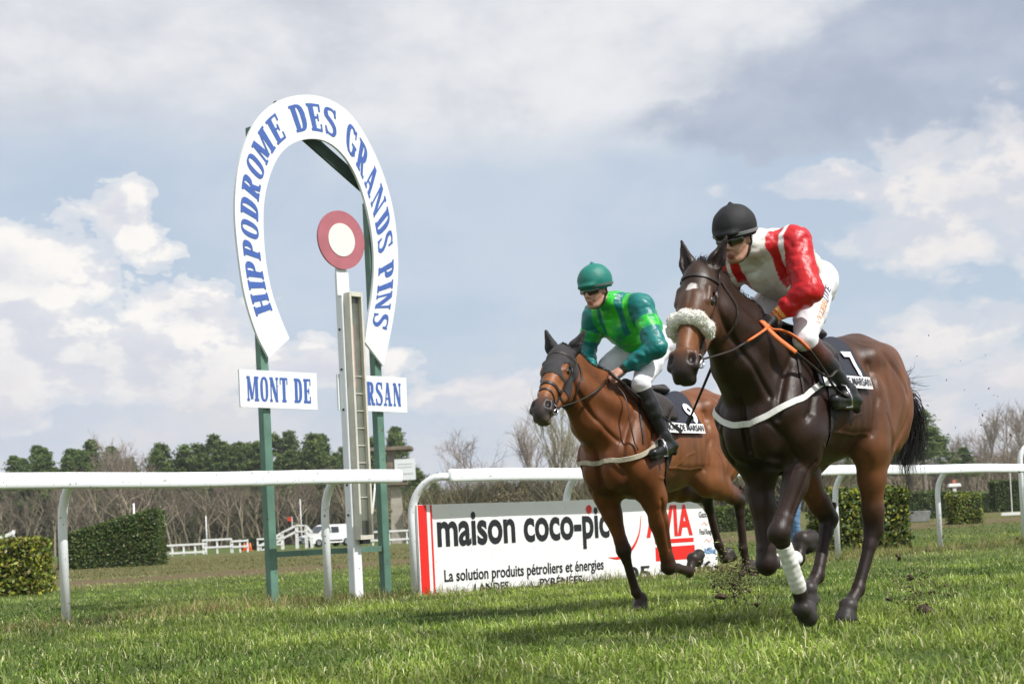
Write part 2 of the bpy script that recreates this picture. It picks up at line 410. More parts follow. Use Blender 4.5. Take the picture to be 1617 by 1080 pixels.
# ---------------------------------------------------------------- setting: the racecourse
RD = unit((.714, .70, 0)); RN = np.array([RD[1], -RD[0], 0])        # along the rail; towards the track (camera side)
def on_line(px, c=16.46):
    """ground point on the line Y = c + .98 X seen in photograph column px"""
    k = (px-808.5)/FPX; Y = c/(1-.98*k); return np.array([k*Y, Y, 0.0])
def terrain(x, y):
    a = np.clip((x/np.maximum(y, 1)-.06)/.16, 0, 1); a = a*a*(3-2*a)
    t = np.clip((y-30)/170, 0, 3); g = .7*t+2.6*np.clip(t-.35, 0, 3)**1.3
    return np.where(y > 12, a*g, 0)+.012*np.sin(x*.9+1)*np.cos(y*.7)*np.clip((y-8)/10, 0, 1)
def build_ground():
    ys = np.concatenate([np.linspace(-30, 5, 8), np.linspace(6, 60, 70), np.geomspace(62, 700, 50)]); n = 121
    V = []; 
    for y in ys:
        w = max(60, abs(y)*.85+40)
        xs = np.linspace(-1, 1, n); xs = xs*w
        V.append(np.stack([xs, np.full(n, y), terrain(xs, np.full(n, y))], 1))
    V = np.concatenate(V); i = np.arange(len(ys)-1)[:, None]*n+np.arange(n-1)[None]; F = np.stack([i, i+1, i+n+1, i+n], -1).reshape(-1, 4)
    me = mesh_np(V, F); m = bpy.data.materials.new('turf_ground'); m.use_nodes = True; nt = m.node_tree; N = nt.nodes; L = nt.links; b = N['Principled BSDF']; b.inputs['Roughness'].default_value = .95; b.inputs['Specular IOR Level'].default_value = .15
    geo = N.new('ShaderNodeTexCoord'); vec = geo.outputs['Object']
    def dot(v, off=0.0):
        d = N.new('ShaderNodeVectorMath'); d.operation = 'DOT_PRODUCT'; L.new(vec, d.inputs[0]); d.inputs[1].default_value = v
        a = N.new('ShaderNodeMath'); a.operation = 'ADD'; L.new(d.outputs['Value'], a.inputs[0]); a.inputs[1].default_value = off; return a.outputs[0]
    def noise(sc, d=6, vv=None, ro=.6):
        t = N.new('ShaderNodeTexNoise'); t.inputs['Scale'].default_value = sc; t.inputs['Detail'].default_value = d; t.inputs['Roughness'].default_value = ro; L.new(vv or vec, t.inputs['Vector']); return t.outputs['Fac']
    def mth(op, a, b_=None, cl=False):
        t = N.new('ShaderNodeMath'); t.operation = op; t.use_clamp = cl
        for i_, v in enumerate((a, b_)):
            if v is None: continue
            if isinstance(v, (int, float)): t.inputs[i_].default_value = v
            else: L.new(v, t.inputs[i_])
        return t.outputs[0]
    def mix(f, A, B):
        t = N.new('ShaderNodeMix'); t.data_type = 'RGBA'
        for s_, v in ((0, f), (6, A), (7, B)):
            if isinstance(v, tuple): t.inputs[s_].default_value = v+(1,)
            elif isinstance(v, (int, float)): t.inputs[s_].default_value = v
            else: L.new(v, t.inputs[s_])
        return t.outputs[2]
    def rng_(v, a, b_):
        t = N.new('ShaderNodeMapRange'); t.interpolation_type = 'SMOOTHSTEP'; t.inputs[1].default_value = a; t.inputs[2].default_value = b_; L.new(v, t.inputs[0]); return t.outputs[0]
    w = dot(tuple(-RN), -16.46*.7*1.0)     # metres beyond the rail
    mp = N.new('ShaderNodeMapping'); mp.inputs['Rotation'].default_value = (0, 0, -math.atan2(RD[1], RD[0])); mp.inputs['Scale'].default_value = (.25, 1, 1); L.new(vec, mp.inputs[0])
    wn = mth('ADD', w, mth('MULTIPLY', mth('SUBTRACT', noise(.35, 5, mp.outputs[0]), .5), 4.0))
    g = mix(rng_(noise(.9, 8), .35, .65), (.06, .105, .018), (.095, .135, .028)); g = mix(mth('MULTIPLY', rng_(noise(9.0, 6), .45, .68), .55), g, (.18, .165, .07))
    g = mix(mth('MULTIPLY', rng_(noise(60., 4), .40, .62), .45), g, (.050, .075, .018))
    dry = mth('MULTIPLY', rng_(wn, 9.5, 13.0), mth('SUBTRACT', 1.0, rng_(wn, 60.0, 90.0)))
    g = mix(mth('MULTIPLY', dry, .68), g, mix(rng_(noise(1.6, 8, mp.outputs[0]), .38, .62), (.10, .098, .032), (.165, .135, .062)))
    near = mth('MULTIPLY', rng_(wn, -.9, -.1), mth('SUBTRACT', 1.0, rng_(wn, .8, 1.8))); g = mix(mth('MULTIPLY', near, .5), g, (.13, .115, .055))
    d1 = mth('MULTIPLY', rng_(wn, 12.6, 14.0), mth('SUBTRACT', 1.0, rng_(wn, 17.0, 19.0)))
    g = mix(mth('MULTIPLY', mth('MULTIPLY', d1, rng_(noise(1.2, 8, mp.outputs[0]), .33, .58)), .92), g, mix(noise(5., 6), (.085, .052, .028), (.21, .15, .095)))
    L.new(g, b.inputs['Base Color'])
    bn = N.new('ShaderNodeBump'); bn.inputs['Strength'].default_value = .9; bn.inputs['Distance'].default_value = .06; L.new(noise(14., 8), bn.inputs['Height']); L.new(bn.outputs[0], b.inputs['Normal'])
    o = link('ground', me, m, None, True); tag(o, kind='structure')
build_ground()

def build_grass():
    r = np.random.default_rng(3)
    def field(n, y0, y1, pw, name, lmin, lmax, wd, col, tall=False, onrail=False):
        u = r.random(n); Y = (y0**pw+u*(y1**pw-y0**pw))**(1/pw); X = (r.random(n)*2-1)*(.40*Y+1.0)
        if onrail:
            t = r.uniform(-7, 12, n); o = r.normal(0, .26, n)+.05; P0 = np.array([0, 16.46, 0])
            P = P0+np.outer(t*1.4-0, RD)+np.outer(-o, RN); X, Y = P[:, 0], P[:, 1]
        p3 = np.stack([X, Y, X*0], 1)
        c = vnoise(p3, 1.7, 3)*.5+vnoise(p3, 5.5, 4)*.5; c2 = vnoise(p3, .6, 8)
        wr0 = (p3-np.array([0, 16.46, 0]))@(-RN)+vnoise(p3, .35, 12)*1.2; dirt = np.clip(np.exp(-((wr0-15.6)/2.2)**2)*1.35+.6*np.exp(-((wr0-24)/1.6)**2), 0, 1)
        keep = (r.random(n) < (.72+.45*c if not onrail else .55+.75*c))*(r.random(n) > dirt*.97); X, Y, c, c2, p3 = X[keep], Y[keep], c[keep], c2[keep], p3[keep]; n = len(X)
        ln = r.uniform(lmin, lmax, n)*(1+.35*c)*(1+.25*c2); th = r.uniform(0, 2*math.pi, n); lean = np.abs(r.normal(0, .85, n))+.30+(r.random(n) < .3)*.6
        base = np.stack([X, Y, terrain(X, Y)-.004], 1); d = np.stack([np.cos(th), np.sin(th), th*0], 1); sd = np.stack([-np.sin(th), np.cos(th), th*0], 1); ph = r.uniform(-.9, .9, n); sd = sd*np.cos(ph)[:, None]+d*np.sin(ph)[:, None]
        wv = (wd*r.uniform(.6, 1.3, n))[:, None]; up = np.array([0, 0, 1.0])
        m_ = base+(d*np.sin(lean*.5)[:, None]+up*np.cos(lean*.5)[:, None])*(ln*.55)[:, None]; t_ = m_+(d*np.sin(lean*1.5)[:, None]+up*np.cos(np.minimum(lean*1.5, 1.9))[:, None])*(ln*.5)[:, None]
        V = np.stack([base-sd*wv*.5, base+sd*wv*.5, m_+sd*wv*.42, m_-sd*wv*.42, t_], 1).reshape(-1, 3); i = np.arange(n)[:, None]*5
        me = mesh_np(V, i+np.array([[0, 1, 2, 3]]), i+np.array([[3, 2, 4]]))
        A = np.array(col[0]); Bc = np.array(col[1]); Sc = np.array(col[2]); k = np.clip(.5+.75*c2+.5*c+r.normal(0, .25, n), 0, 1)[:, None]; C = A*(1-k)+Bc*k
        wrail = (p3-np.array([0, 16.46, 0]))@(-RN); fs = col[3]+.30*np.clip((wrail-9.5)/3.5, 0, 1)+.16*np.clip(vnoise(p3, 1.1, 41)-.15, 0, 1)+.18*np.exp(-((wrail+.1)/.9)**2)+.08*np.clip(c, 0, 1)
        st = r.random(n) < fs; C[st] = Sc*r.uniform(.6, 1.2, (st.sum(), 1)); C *= r.uniform(.75, 1.25, (n, 1)); C *= np.clip(1+.5*c+.45*vnoise(p3, 2.3, 51)+.25*vnoise(p3, .8, 52), .35, 2)[:, None]
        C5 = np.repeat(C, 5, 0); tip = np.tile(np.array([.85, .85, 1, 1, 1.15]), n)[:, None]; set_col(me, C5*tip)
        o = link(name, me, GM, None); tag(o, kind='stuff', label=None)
    GM = mat('grass_blades', (.1, .2, .03), .5, attr='Col', spec=.35, sub=.35)
    G = ((.070, .138, .014), (.235, .310, .048), (.50, .50, .25), .10)
    field(190000, 4.6, 16.5, .8, 'grass', .022, .078, .0072, G)
    field(115000, 12.5, 34, .9, 'grass', .025, .075, .0095, G)
    G2 = ((.06, .12, .014), (.15, .20, .035), (.38, .30, .15), .20)
    field(42000, 14, 30, .9, 'long_grass', .07, .17, .0065, G2, onrail=True)
    G3 = ((.060, .100, .015), (.125, .145, .030), (.26, .20, .095), .24)
    field(48000, 30, 75, .8, 'far_grass', .03, .085, .022, G3)
build_grass()
def shell(name, V, Q, B, mask, off, m, parent, thick=0.0):
    """cloth cut from a body surface where mask(V) > 0, lifted by off"""
    k = mask(V) > 0; F = Q[k[Q].sum(1) >= 3]; used = np.unique(F); re = np.full(len(V), -1); re[used] = np.arange(len(used))
    P = V[used]; P = P+B.grad(P)*off; me = mesh_np(P, re[F]); o = link(name, me, m, parent, True); return o
def hair(paths, r, m, name, parent, n=3, seg=10, jit=0.0, taper=True):
    V = []; F = []; N = 0
    for P in paths:
        P = np.array(catmull(P, seg)); k = len(P); T = np.gradient(P, axis=0); T /= np.linalg.norm(T, axis=1, keepdims=True)+1e-9
        u = np.cross(T, A3(.31, .17, .93)); u /= np.linalg.norm(u, axis=1, keepdims=True)+1e-9; w = np.cross(T, u)
        rr = r*(1-np.linspace(0, 1, k)**2*.92) if taper else np.full(k, r)
        ring = np.stack([P+(u*math.cos(2*math.pi*j/n)+w*math.sin(2*math.pi*j/n))*rr[:, None] for j in range(n)], 1).reshape(-1, 3)
        V.append(ring); i = np.arange(k-1)[:, None]*n; j = np.arange(n)[None]; jn = (j+1) % n
        F.append(np.stack([i+j, i+jn, i+n+jn, i+n+j], -1).reshape(-1, 4)+N); N += k*n
    return link(name, mesh_np(np.concatenate(V), np.concatenate(F)), m, parent, True)
def text_flat(string, size=1.0, bold=0.0, cuts=0.0, squeeze=1.0):
    """flat letters: returns vertex array (u, v) and faces"""
    cu = bpy.data.curves.new('t', 'FONT'); cu.body = string; cu.size = size; cu.offset = bold; cu.resolution_u = 4; cu.align_x = 'CENTER'; cu.align_y = 'CENTER'
    ob = bpy.data.objects.new('t', cu); COL.objects.link(ob); bpy.context.view_layer.update()
    me = bpy.data.meshes.new_from_object(ob.evaluated_get(bpy.context.evaluated_depsgraph_get()))
    bpy.data.objects.remove(ob); bpy.data.curves.remove(cu)
    bm = bmesh.new(); bm.from_mesh(me); bpy.data.meshes.remove(me)
    if cuts > 0:
        xs = [v.co.x for v in bm.verts]; ys = [v.co.y for v in bm.verts]
        for lo, hi, ax in ((min(xs), max(xs), (1, 0, 0)), (min(ys), max(ys), (0, 1, 0))):
            for c in np.arange(lo+cuts, hi, cuts):
                bmesh.ops.bisect_plane(bm, geom=bm.verts[:]+bm.edges[:]+bm.faces[:], plane_co=Vector(ax)*c, plane_no=ax)
    bm.verts.index_update(); V = np.array([(v.co.x*squeeze, v.co.y) for v in bm.verts]); F = [tuple(v.index for v in f.verts) for f in bm.faces]; bm.free()
    return V, F
def text_on(B, string, o, ex, ey, size, m, parent, name, off=.004, bold=0.0, squeeze=1.0, cuts=.03, thick=None):
    V, F = text_flat(string, size, bold, cuts, squeeze); o = np.array(o, float); ex = unit(ex); ey = unit(ey-ex*(np.array(ey)@ex))
    P = o+V[:, :1]*ex+V[:, 1:]*ey
    if B is not None: P = B.snap(P, off, 10)
    me = bpy.data.meshes.new(name); me.from_pydata([tuple(p) for p in P], [], F); me.update()
    return link(name, me, m, parent, B is not None)
def patch_on(B, corners, nu, nv, off, m, parent, name, thick=.006, round_=0.0):
    """a cloth stretched over a body: bilinear patch snapped to the surface, with an edge turned in"""
    c = [np.array(q, float) for q in corners]; u = np.linspace(0, 1, nu)[:, None, None]; v = np.linspace(0, 1, nv)[None, :, None]
    P = (c[0]*(1-u)+c[1]*u)*(1-v)+(c[3]*(1-u)+c[2]*u)*v; P = B.snap(P.reshape(-1, 3), off, 14); G = B.grad(P); N = nu*nv
    i = np.arange(nu-1)[:, None]*nv+np.arange(nv-1)[None]; f = np.stack([i, i+nv, i+nv+1, i+1], -1).reshape(-1, 4)
    return P.reshape(nu, nv, 3), f
def over_v(B, x, phi, tz, off):
    """points on the surface, seen outwards from the trunk's axis at angle phi (0 = spine)"""
    x, phi = np.broadcast_arrays(np.asarray(x, float), np.asarray(phi, float)); c = np.stack([x, x*0, x*0+1.25+tz], -1); d = np.stack([x*0, np.sin(phi), np.cos(phi)], -1); t = x*0+.42
    for _ in range(16): t = t-(B.eval(c+d*t[..., None])-off)*.85
    return c+d*t[..., None]
def over(B, x, phi, tz, off): return over_v(B, [x], [phi], tz, off)[0]
def trunk_only(B):
    T_ = Body(); T_.p = B.p[:B.ntrunk]; return T_
def cloth_over(B, x0, x1, tz, drop, off, name, m, parent, skew=0.0, nx=24, nphi=56):
    """cloth draped across the back; x0 rear edge, x1 front edge; angle 0 on the spine"""
    ph = np.linspace(-drop, drop, nphi)[:, None]; xs = np.linspace(0, 1, nx)[None]; X = x0+(x1-x0)*xs-skew*np.abs(ph)/drop
    P = over_v(B, X.ravel(), np.broadcast_to(ph, X.shape).ravel(), tz, off); P[:, 2] += .0; P = P+B.grad(P)*(vnoise(P, 9, 5)*.004)[:, None]
    i = np.arange(nphi-1)[:, None]*nx+np.arange(nx-1)[None]; f = np.stack([i, i+nx, i+nx+1, i+1], -1).reshape(-1, 4)
    me = mesh_np(P, f); o = link(name, me, m, parent, True)
    sm = o.modifiers.new('thickness', 'SOLIDIFY'); sm.thickness = .008; sm.offset = 0; return o
def ring(mb, c, R, r, nrm, n=16, mi=0):
    nrm = unit(nrm); u = unit(np.cross(nrm, A3(.3, .5, .8))); w = np.cross(nrm, u)
    mb.tube([np.array(c)+R*(u*math.cos(t)+w*math.sin(t)) for t in np.linspace(0, 2*math.pi, n+1)], r, 6, mi, caps=False)
M_LEATHER = mat('dark_leather', (.022, .014, .010), .45, .25, 30, .2, 80)
M_BLACK = mat('black_fabric', (.012, .012, .014), .8, .25, 30, .3, 220)
M_WHITE = mat('white_webbing', (.72, .71, .67), .6, .12, 20, .2, 200)
M_CREAM = mat('cream_webbing', (.45, .40, .30), .75, .3, 25, .3, 150)
M_STEEL = mat('steel', (.6, .6, .62), .25, .1, 20, metal=1.0)
M_HAIR = mat('black_hair', (.010, .007, .006), .42, .4, 12)
M_EYE = mat('dark_eye', (.008, .005, .004), .06, coat=1.0)
M_ORANGE = mat('orange_rubber', (.72, .17, .04), .6, .15, 30, .2, 150)
M_FLEECE = mat('fleece', (.84, .82, .76), .95, .10, 60, .5, 140, sheen=.4, bdist=.01)
M_LETTER = mat('white_print', (.80, .80, .80), .6)
M_LETTERB = mat('dark_print', (.02, .02, .03), .6)
M_COAT = mat('coat', (.1, .04, .02), 0.42, .30, 9, .45, 130, attr='Col', spec=.30, bdist=.004, stretch=(1, 1, .35))
M_NAVY = mat('navy_cloth', (.012, .015, .028), .75, .2, 30, .3, 150)
M_HOOD = mat('charcoal_hood', (.030, .028, .030), .85, .2, 30, .3, 220)
def tack(B, T, root, kind):
    a, n, s_ = hframe(T); hs = T['hs']; tz = T['tz']; h = lambda x, y, z=0.0: T['poll']+(a*x+n*y+s_*z)*hs
    Z = lambda x, y, z: A3(x, y, z+tz)
    BT = trunk_only(B)
    # eyes
    for s in (1, -1):
        bm = bmesh.new(); bmesh.ops.create_uvsphere(bm, u_segments=16, v_segments=10, radius=.024*hs)
        me = bpy.data.meshes.new('eye'); bm.to_mesh(me); bm.free(); o = link('eye', me, M_EYE, root, True); o.location = h(.190, -.036, s*.0735)
    # bridle: one part, its buckles and rings sub-parts
    br = MB(); w = .019
    for s in (1, -1):
        strap(B, [h(.0, -.09, s*.07), h(.10, -.075, s*.10), h(.24, -.10, s*.08), h(.38, -.10, s*.07), h(.47, -.10, s*.06)], w, mb=br)
    strap(B, [h(.05, -.07, .10), h(.075, -.01, .085), h(.085, .04, .04), h(.087, .05, 0), h(.085, .04, -.04), h(.075, -.01, -.085), h(.05, -.07, -.10)], w*1.1, mb=br)
    strap(B, [h(.03, -.09, .09), h(-.02, -.06, .05), h(-.03, -.05, 0), h(-.02, -.06, -.05), h(.03, -.09, -.09)], w*1.2, mb=br)
    strap(B, [h(.01, -.11, .08), h(.10, -.20, .06), h(.16, -.27, .03), h(.18, -.28, 0), h(.16, -.27, -.03), h(.10, -.20, -.06), h(.01, -.11, -.08)], w*.8, mb=br)
    if kind == 2:
        strap(B, [h(.34, -.16, .0), h(.345, -.13, .05), h(.35, -.05, .07), h(.36, .02, .03), h(.36, .02, -.03), h(.35, -.05, -.07), h(.345, -.13, -.05)], w*1.25, mb=br, closed=True)
    if kind == 2: strap(B, [h(.46, -.15, .0), h(.45, -.13, .04), h(.43, -.06, .06), h(.42, .00, .03), h(.42, .00, -.03), h(.43, -.06, -.06), h(.45, -.13, -.04)], w*.8, mb=br, closed=True)
    bro = br.build('bridle', M_LEATHER, root)
    bit = []
    for s in (1, -1):
        p = B.snap(h(.475, -.098, s*.055)[None], .006)[0]; bit.append(p)
        rg = MB(); ring(rg, p+a*.005, .036, .0055, s_+n*.3); rg.build('bit_ring', M_STEEL, bro, True)
        rg = MB(); rg.tube([p-a*.03+s_*s*.01, p+a*.0+n*.0+s_*s*.012, p+a*.05+n*.02+s_*s*.012], .006, 6); rg.build('bit_cheek', M_STEEL, bro, True)
        rg = MB(); q = B.snap(h(.12, -.075, s*.09)[None], .008)[0]; rg.box(q, (.022, .006, .022), np.stack([a, s_, n]).T); rg.build('buckle', M_STEEL, bro)
    if kind == 1:
        fb = Body(); path = [h(.345, -.09, .078), h(.335, -.045, .080), h(.328, .008, .055), h(.325, .026, .0), h(.328, .008, -.055), h(.335, -.045, -.080), h(.345, -.09, -.078)]
        fb.chain(path, [.020, .029, .032, .033, .032, .029, .020], .03, (.7, .7, .65)); fb.post = lambda P, D: D+vnoise(P, 75, 3)*.0035+vnoise(P, 170, 5)*.0045
        V, Q = fb.mesh(.0055); fo = link('fleece_noseband', mesh_np(V, Q), M_FLEECE, root, True); rr_ = np.random.default_rng(4); ii = rr_.integers(0, len(V), 6500); G = fb.grad(V[ii]); tv = rr_.normal(0, .75, (6500, 3)); pt = []
        P0 = V[ii]-G*.002; D_ = G+tv; D_ /= np.linalg.norm(D_, axis=1, keepdims=True); ln_ = rr_.uniform(.006, .013, (6500, 1)); S_ = np.cross(D_, G+.01); S_ /= np.linalg.norm(S_, axis=1, keepdims=True)+1e-9
        VV = np.stack([P0-S_*.0022, P0+S_*.0022, P0+D_*ln_], 1).reshape(-1, 3); fu = link('fleece_curls', mesh_np(VV, None, np.arange(6500*3).reshape(-1, 3)), M_FLEECE, fo); tag(fu, kind='stuff')
    # breast girth, girth, saddle
    if kind == 1:
        g = strap(B, [Z(.28, .30, 1.34), Z(.42, .28, 1.28), Z(.60, .22, 1.19), Z(.72, .12, 1.12), Z(.78, 0, 1.09), Z(.72, -.12, 1.12), Z(.60, -.22, 1.19), Z(.42, -.28, 1.28), Z(.28, -.30, 1.34)], .034, .004, .005)
        g.build('breast_girth', M_WHITE, root)
        strap(B, [Z(.30, .30, 1.36), Z(.24, .30, 1.40), Z(.16, .28, 1.46)], .026, .012, .005).build('girth_strap', M_LEATHER, root)
    else:
        g = strap(B, [Z(.30, .28, 1.40), Z(.36, .30, 1.26), Z(.50, .28, 1.16), Z(.64, .20, 1.12), Z(.74, .0, 1.09), Z(.64, -.20, 1.12), Z(.50, -.28, 1.18), Z(.30, -.30, 1.35)], .034, .006, .006)
        g.build('breast_girth', M_CREAM, root)
    # neck strap of the breast girth
    strap(B, [Z(.55, .27, 1.21), Z(.50, .20, 1.42), Z(.46, .10, 1.60), Z(.46, 0, 1.66), Z(.46, -.10, 1.60), Z(.50, -.20, 1.42)], .016, .004, .004).build('neck_strap', M_LEATHER, root)
    pts = [over(BT, .27-.03*math.cos(p), p, tz, .012) for p in np.linspace(0, 2*math.pi, 30)[:-1]]
    strap(B, pts, .105, .006, .006, 2, closed=True).build('girth', M_BLACK, root)
    cl = cloth_over(BT, -.205, .34, tz, 1.42, .016, 'saddle_cloth', M_NAVY, root, skew=-.05)
    # white band with letters along the cloth's lower edge, and the number
    ph1, ph0 = 1.44, 1.20; n_ = 30; L_, R_ = [], []
    for t in np.linspace(0, 1, n_):
        x = -.21+.53*t+.045; L_.append(over(BT, x, ph0, tz, .027)); R_.append(over(BT, x, ph1, tz, .027))
    mb = MB(); mb.strip(L_, R_); bo = mb.build('name_band', M_LETTER, cl)
    lab = text_flat('MONT DE MARSAN', .062, .0012, .02, .86); um = lab[0][:, 0].max()
    P = [tuple(q) for q in over_v(BT, -.150+(um-lab[0][:, 0]), 1.32-lab[0][:, 1]/.29, tz, .030)]
    me = bpy.data.meshes.new('lettering'); me.from_pydata(P, [], lab[1]); link('lettering', me, M_LETTERB, bo)
    num = text_flat('7' if kind == 1 else '9', .245, .007, .03, .85)
    P = [tuple(q) for q in over_v(BT, (-.085 if kind == 1 else -.095)-num[0][:, 0],   .92-num[0][:, 1]/.29, tz, .030)]
    me = bpy.data.meshes.new('number'); me.from_pydata(P, [], num[1]); link('number', me, M_LETTER, cl)
    top = float(over(BT, .15, 0, tz, 0)[2]); sd = Body()
    sd.rc(A3(.37, 0, top+.050), A3(.22, 0, top+.015), .042, .042, .03); sd.el(A3(.12, 0, top+.015), (.22, .13, .035), .04); sd.rc(A3(-.02, .04, top+.03), A3(-.02, -.04, top+.03), .03, .03, .03)
    V, Q = sd.mesh(.009); so2 = link('saddle', mesh_np(V, Q), M_LEATHER, root, True)
    cloth_over(BT, .10, .36, tz, 1.12, .034, 'saddle_flap', M_LEATHER, so2, skew=-.04, nx=10, nphi=30)
    return bit, h
def rein(pts, name, parent, w=.008, segs=((0, 1, None),), B=None):
    P = catmull(pts, 10)
    if B is not None:
        P = np.array(P); d = B.eval(P); k = d < .016
        for _ in range(6): P = np.where((B.eval(P) < .016)[:, None], P+np.array([0, 1.0 if P[:, 1].sum() > 0 else -1.0, .25])*(np.clip(.018-B.eval(P), 0, .2))[:, None], P)
        P = [q for q in P]; n = len(P)
    for t0, t1, m in segs:
        i0, i1 = int(t0*(n-1)), int(t1*(n-1))+1; mb = MB(); mb.tube(P[i0:i1], w*(1.25 if m is M_ORANGE else 1), 6, flat=.45); mb.build(name if m is not M_ORANGE else 'rein_grip', m or M_LEATHER, parent, True)
# ---------------------------------------------------------------- rails, sign, board
M_PAINT = mat('white_plastic', (.82, .84, .87), .45, .04, 6, .05, 60, spots=(30, .655, (.34, .31, .25)), spec=.4)
M_PAINT2 = mat('white_enamel', (.80, .82, .85), .4, .05, 4, spots=(18, .70, (.30, .28, .24)))
M_GREEN = mat('green_paint', (.105, .205, .155), .5, .22, 5, .12, 60, spots=(14, .66, (.10, .13, .09)))
M_DKGREEN = mat('dark_green_back', (.018, .045, .030), .6, .3, 8)
M_SIGN = mat('sign_white', (.76, .79, .80), .45, .04, 3, spots=(30, .71, (.45, .43, .38)))
M_BLUE = mat('sign_blue', (.055, .120, .40), .5, .10, 14)
M_RED = mat('print_red', (.72, .018, .012), .5, .06, 8)
M_INK = mat('print_black', (.012, .012, .016), .5)
M_INKB = mat('print_blue', (.02, .22, .55), .5)
RH = 1.27
def rail_beam(p0, p1, name, parent):
    """rounded D-section beam"""
    L = np.linalg.norm(p1-p0); d = (p1-p0)/L; nb = max(2, int(L/.5)); prof = []
    for a in np.linspace(0, 2*math.pi, 21)[:-1]:
        c, s = math.cos(a), math.sin(a); prof.append((.045*math.copysign(abs(c)**.55, c), .068*math.copysign(abs(s)**.55, s)))
    mb = MB(); V = []; F = []; st = [(0, .72), (.012, .92), (.035, 1)]+[(L*i/nb, 1) for i in range(1, nb)]+[(L-.035, 1), (L-.012, .92), (L, .72)]; n = len(prof)
    for t, sc in st:
        sag = .006*math.sin(t*1.9)
        for y, z in prof: V.append(p0+d*t+RN*y*sc+np.array([0, 0, z*sc+sag]))
    for i in range(len(st)-1):
        for k in range(n): F.append((i*n+k, (i+1)*n+k, (i+1)*n+(k+1) % n, i*n+(k+1) % n))
    F += [tuple(range(n)), tuple((len(st)-1)*n+k for k in range(n-1, -1, -1))]; mb.add(V, F)
    return mb.build(name, M_PAINT, parent, True)
def post_path(base, off=.295, top=RH-.05, dirv=None, bend=.40):
    dv = RN if dirv is None else dirv; P = [base+A3(0, 0, -.05), base+A3(0, 0, top-bend)]
    for t in np.linspace(.15, 1, 7): P.append(base+dv*off*(1-math.cos(t*math.pi/2))+A3(0, 0, top-bend+bend*math.sin(t*math.pi/2)))
    return P
RAILOFF = RN*.33
rl = empty('rail', tuple(on_line(97)), 0, 'white running rail on curved posts at the left, ending beside the winning post', 'rail', 'white running rails along the track')
rl_o = A3(*rl.location)
def rail_thing(root, a, b, posts, endcurve=False):
    o = A3(*root.location)
    rail_beam(a+RAILOFF-o+A3(0, 0, RH-.068), b+RAILOFF-o+A3(0, 0, RH-.068), 'beam', root)
    Lr = np.linalg.norm(b-a)
    for t in np.arange(.9, Lr-.3, 2.77):
        q = a+RD*t+RAILOFF-o+A3(0, 0, RH-.068); mb = MB(); V = []; F = []
        for dt, sc in ((-.05, 1.0), (-.048, 1.035), (.048, 1.035), (.05, 1.0)):
            for an_ in np.linspace(0, 2*math.pi, 21)[:-1]: c, s = math.cos(an_), math.sin(an_); V.append(q+RD*dt+RN*.045*sc*math.copysign(abs(c)**.55, c)+A3(0, 0, .068*sc*math.copysign(abs(s)**.55, s)+.006*math.sin(t*1.9)))
        for i in range(3):
            for k in range(20): F.append((i*20+k, (i+1)*20+k, (i+1)*20+(k+1) % 20, i*20+(k+1) % 20))
        mb.add(V, F); mb.build('sleeve', M_PAINT, root, True)
    for i, p in enumerate(posts):
        mb = MB()
        if endcurve and i == 0:
            q = p-o; off = RAILOFF; P = [q+A3(0, 0, -.05), q+A3(0, 0, .80)]+[q+(RD*.17+off*.9)*(1-math.cos(t*math.pi/2))+A3(0, 0, .80+.395*math.sin(t*math.pi/2)) for t in np.linspace(.12, 1, 8)]; P.append(P[-1]+RD*.06)
            mb.tube(P, .040, 14)
        else: mb.tube(post_path(p-o), .039, 14)
        mb.build('post', M_PAINT, root, True)
step_ = on_line(512)-on_line(97)
rail_thing(rl, on_line(97)-step_*1.7, on_line(601), [on_line(97)-step_, on_line(97), on_line(512)])
rr = empty('rail', tuple(on_line(649)), 0, 'white running rail behind the horses, starting right of the winning post', 'rail', 'white running rails along the track')
E_ = on_line(1480)+RD*2.75
rail_thing(rr, on_line(676), E_+RD*2.4, [on_line(649), on_line(893), on_line(1120), on_line(1318), on_line(1480), E_], True)
# tall hooked post at the right edge
pb = on_line(1613, 18.6); mb = MB(); hk = [pb-pb+A3(0, 0, -.05), A3(0, 0, 1.42)]+[(RD*.8+RN*.6)*.30*(1-math.cos(t*math.pi/2))+A3(0, 0, 1.42+.32*math.sin(t*math.pi/2)) for t in np.linspace(.12, 1, 8)]
mb.tube(hk, .046, 14); o = mb.build('hooked_post', M_PAINT, None, True); o.location = tuple(pb); tag(o, 'tall white post with a hooked top behind the rail at the right edge', 'post')

# slab-serif sign lettering, built stroke by stroke: every stroke is an outline in a unit cell (height 1)
def rect(x0, y0, x1, y1): return [[(x0, y0), (x1, y0), (x1, y1), (x0, y1)]]
def band(outer, inner): return [[outer[i], outer[i+1], inner[i+1], inner[i]] for i in range(len(outer)-1)]
def arcp(cx, cy, rx, ry, a0, a1, n=12, e=.75):
    P = []
    for a in np.linspace(math.radians(a0), math.radians(a1), n): c, s = math.cos(a), math.sin(a); P.append((cx+rx*math.copysign(abs(c)**e, c), cy+ry*math.copysign(abs(s)**e, s)))
    return P
SW, TH, SE = .20, .10, .05
def stem(x, y0=0, y1=1, w=SW, lo=True, hi=True):
    r = rect(x, y0, x+w, y1)
    if lo: r += rect(x-SE, y0, x+w+SE, y0+TH)
    if hi: r += rect(x-SE, y1-TH, x+w+SE, y1)
    return r
def bowl(x, y0, y1, w):
    cy = (y0+y1)/2; ry = (y1-y0)/2; return rect(x, y0, x+.08, y0+TH)+rect(x, y1-TH, x+.08, y1)+band(arcp(x+.06, cy, w-.06, ry, -90, 90), arcp(x+.06, cy, w-.06-SW, ry-TH, -90, 90))
def quad(a, b, w): return [[(a[0]-w/2, a[1]), (b[0]-w/2, b[1]), (b[0]+w/2, b[1]), (a[0]+w/2, a[1])]]
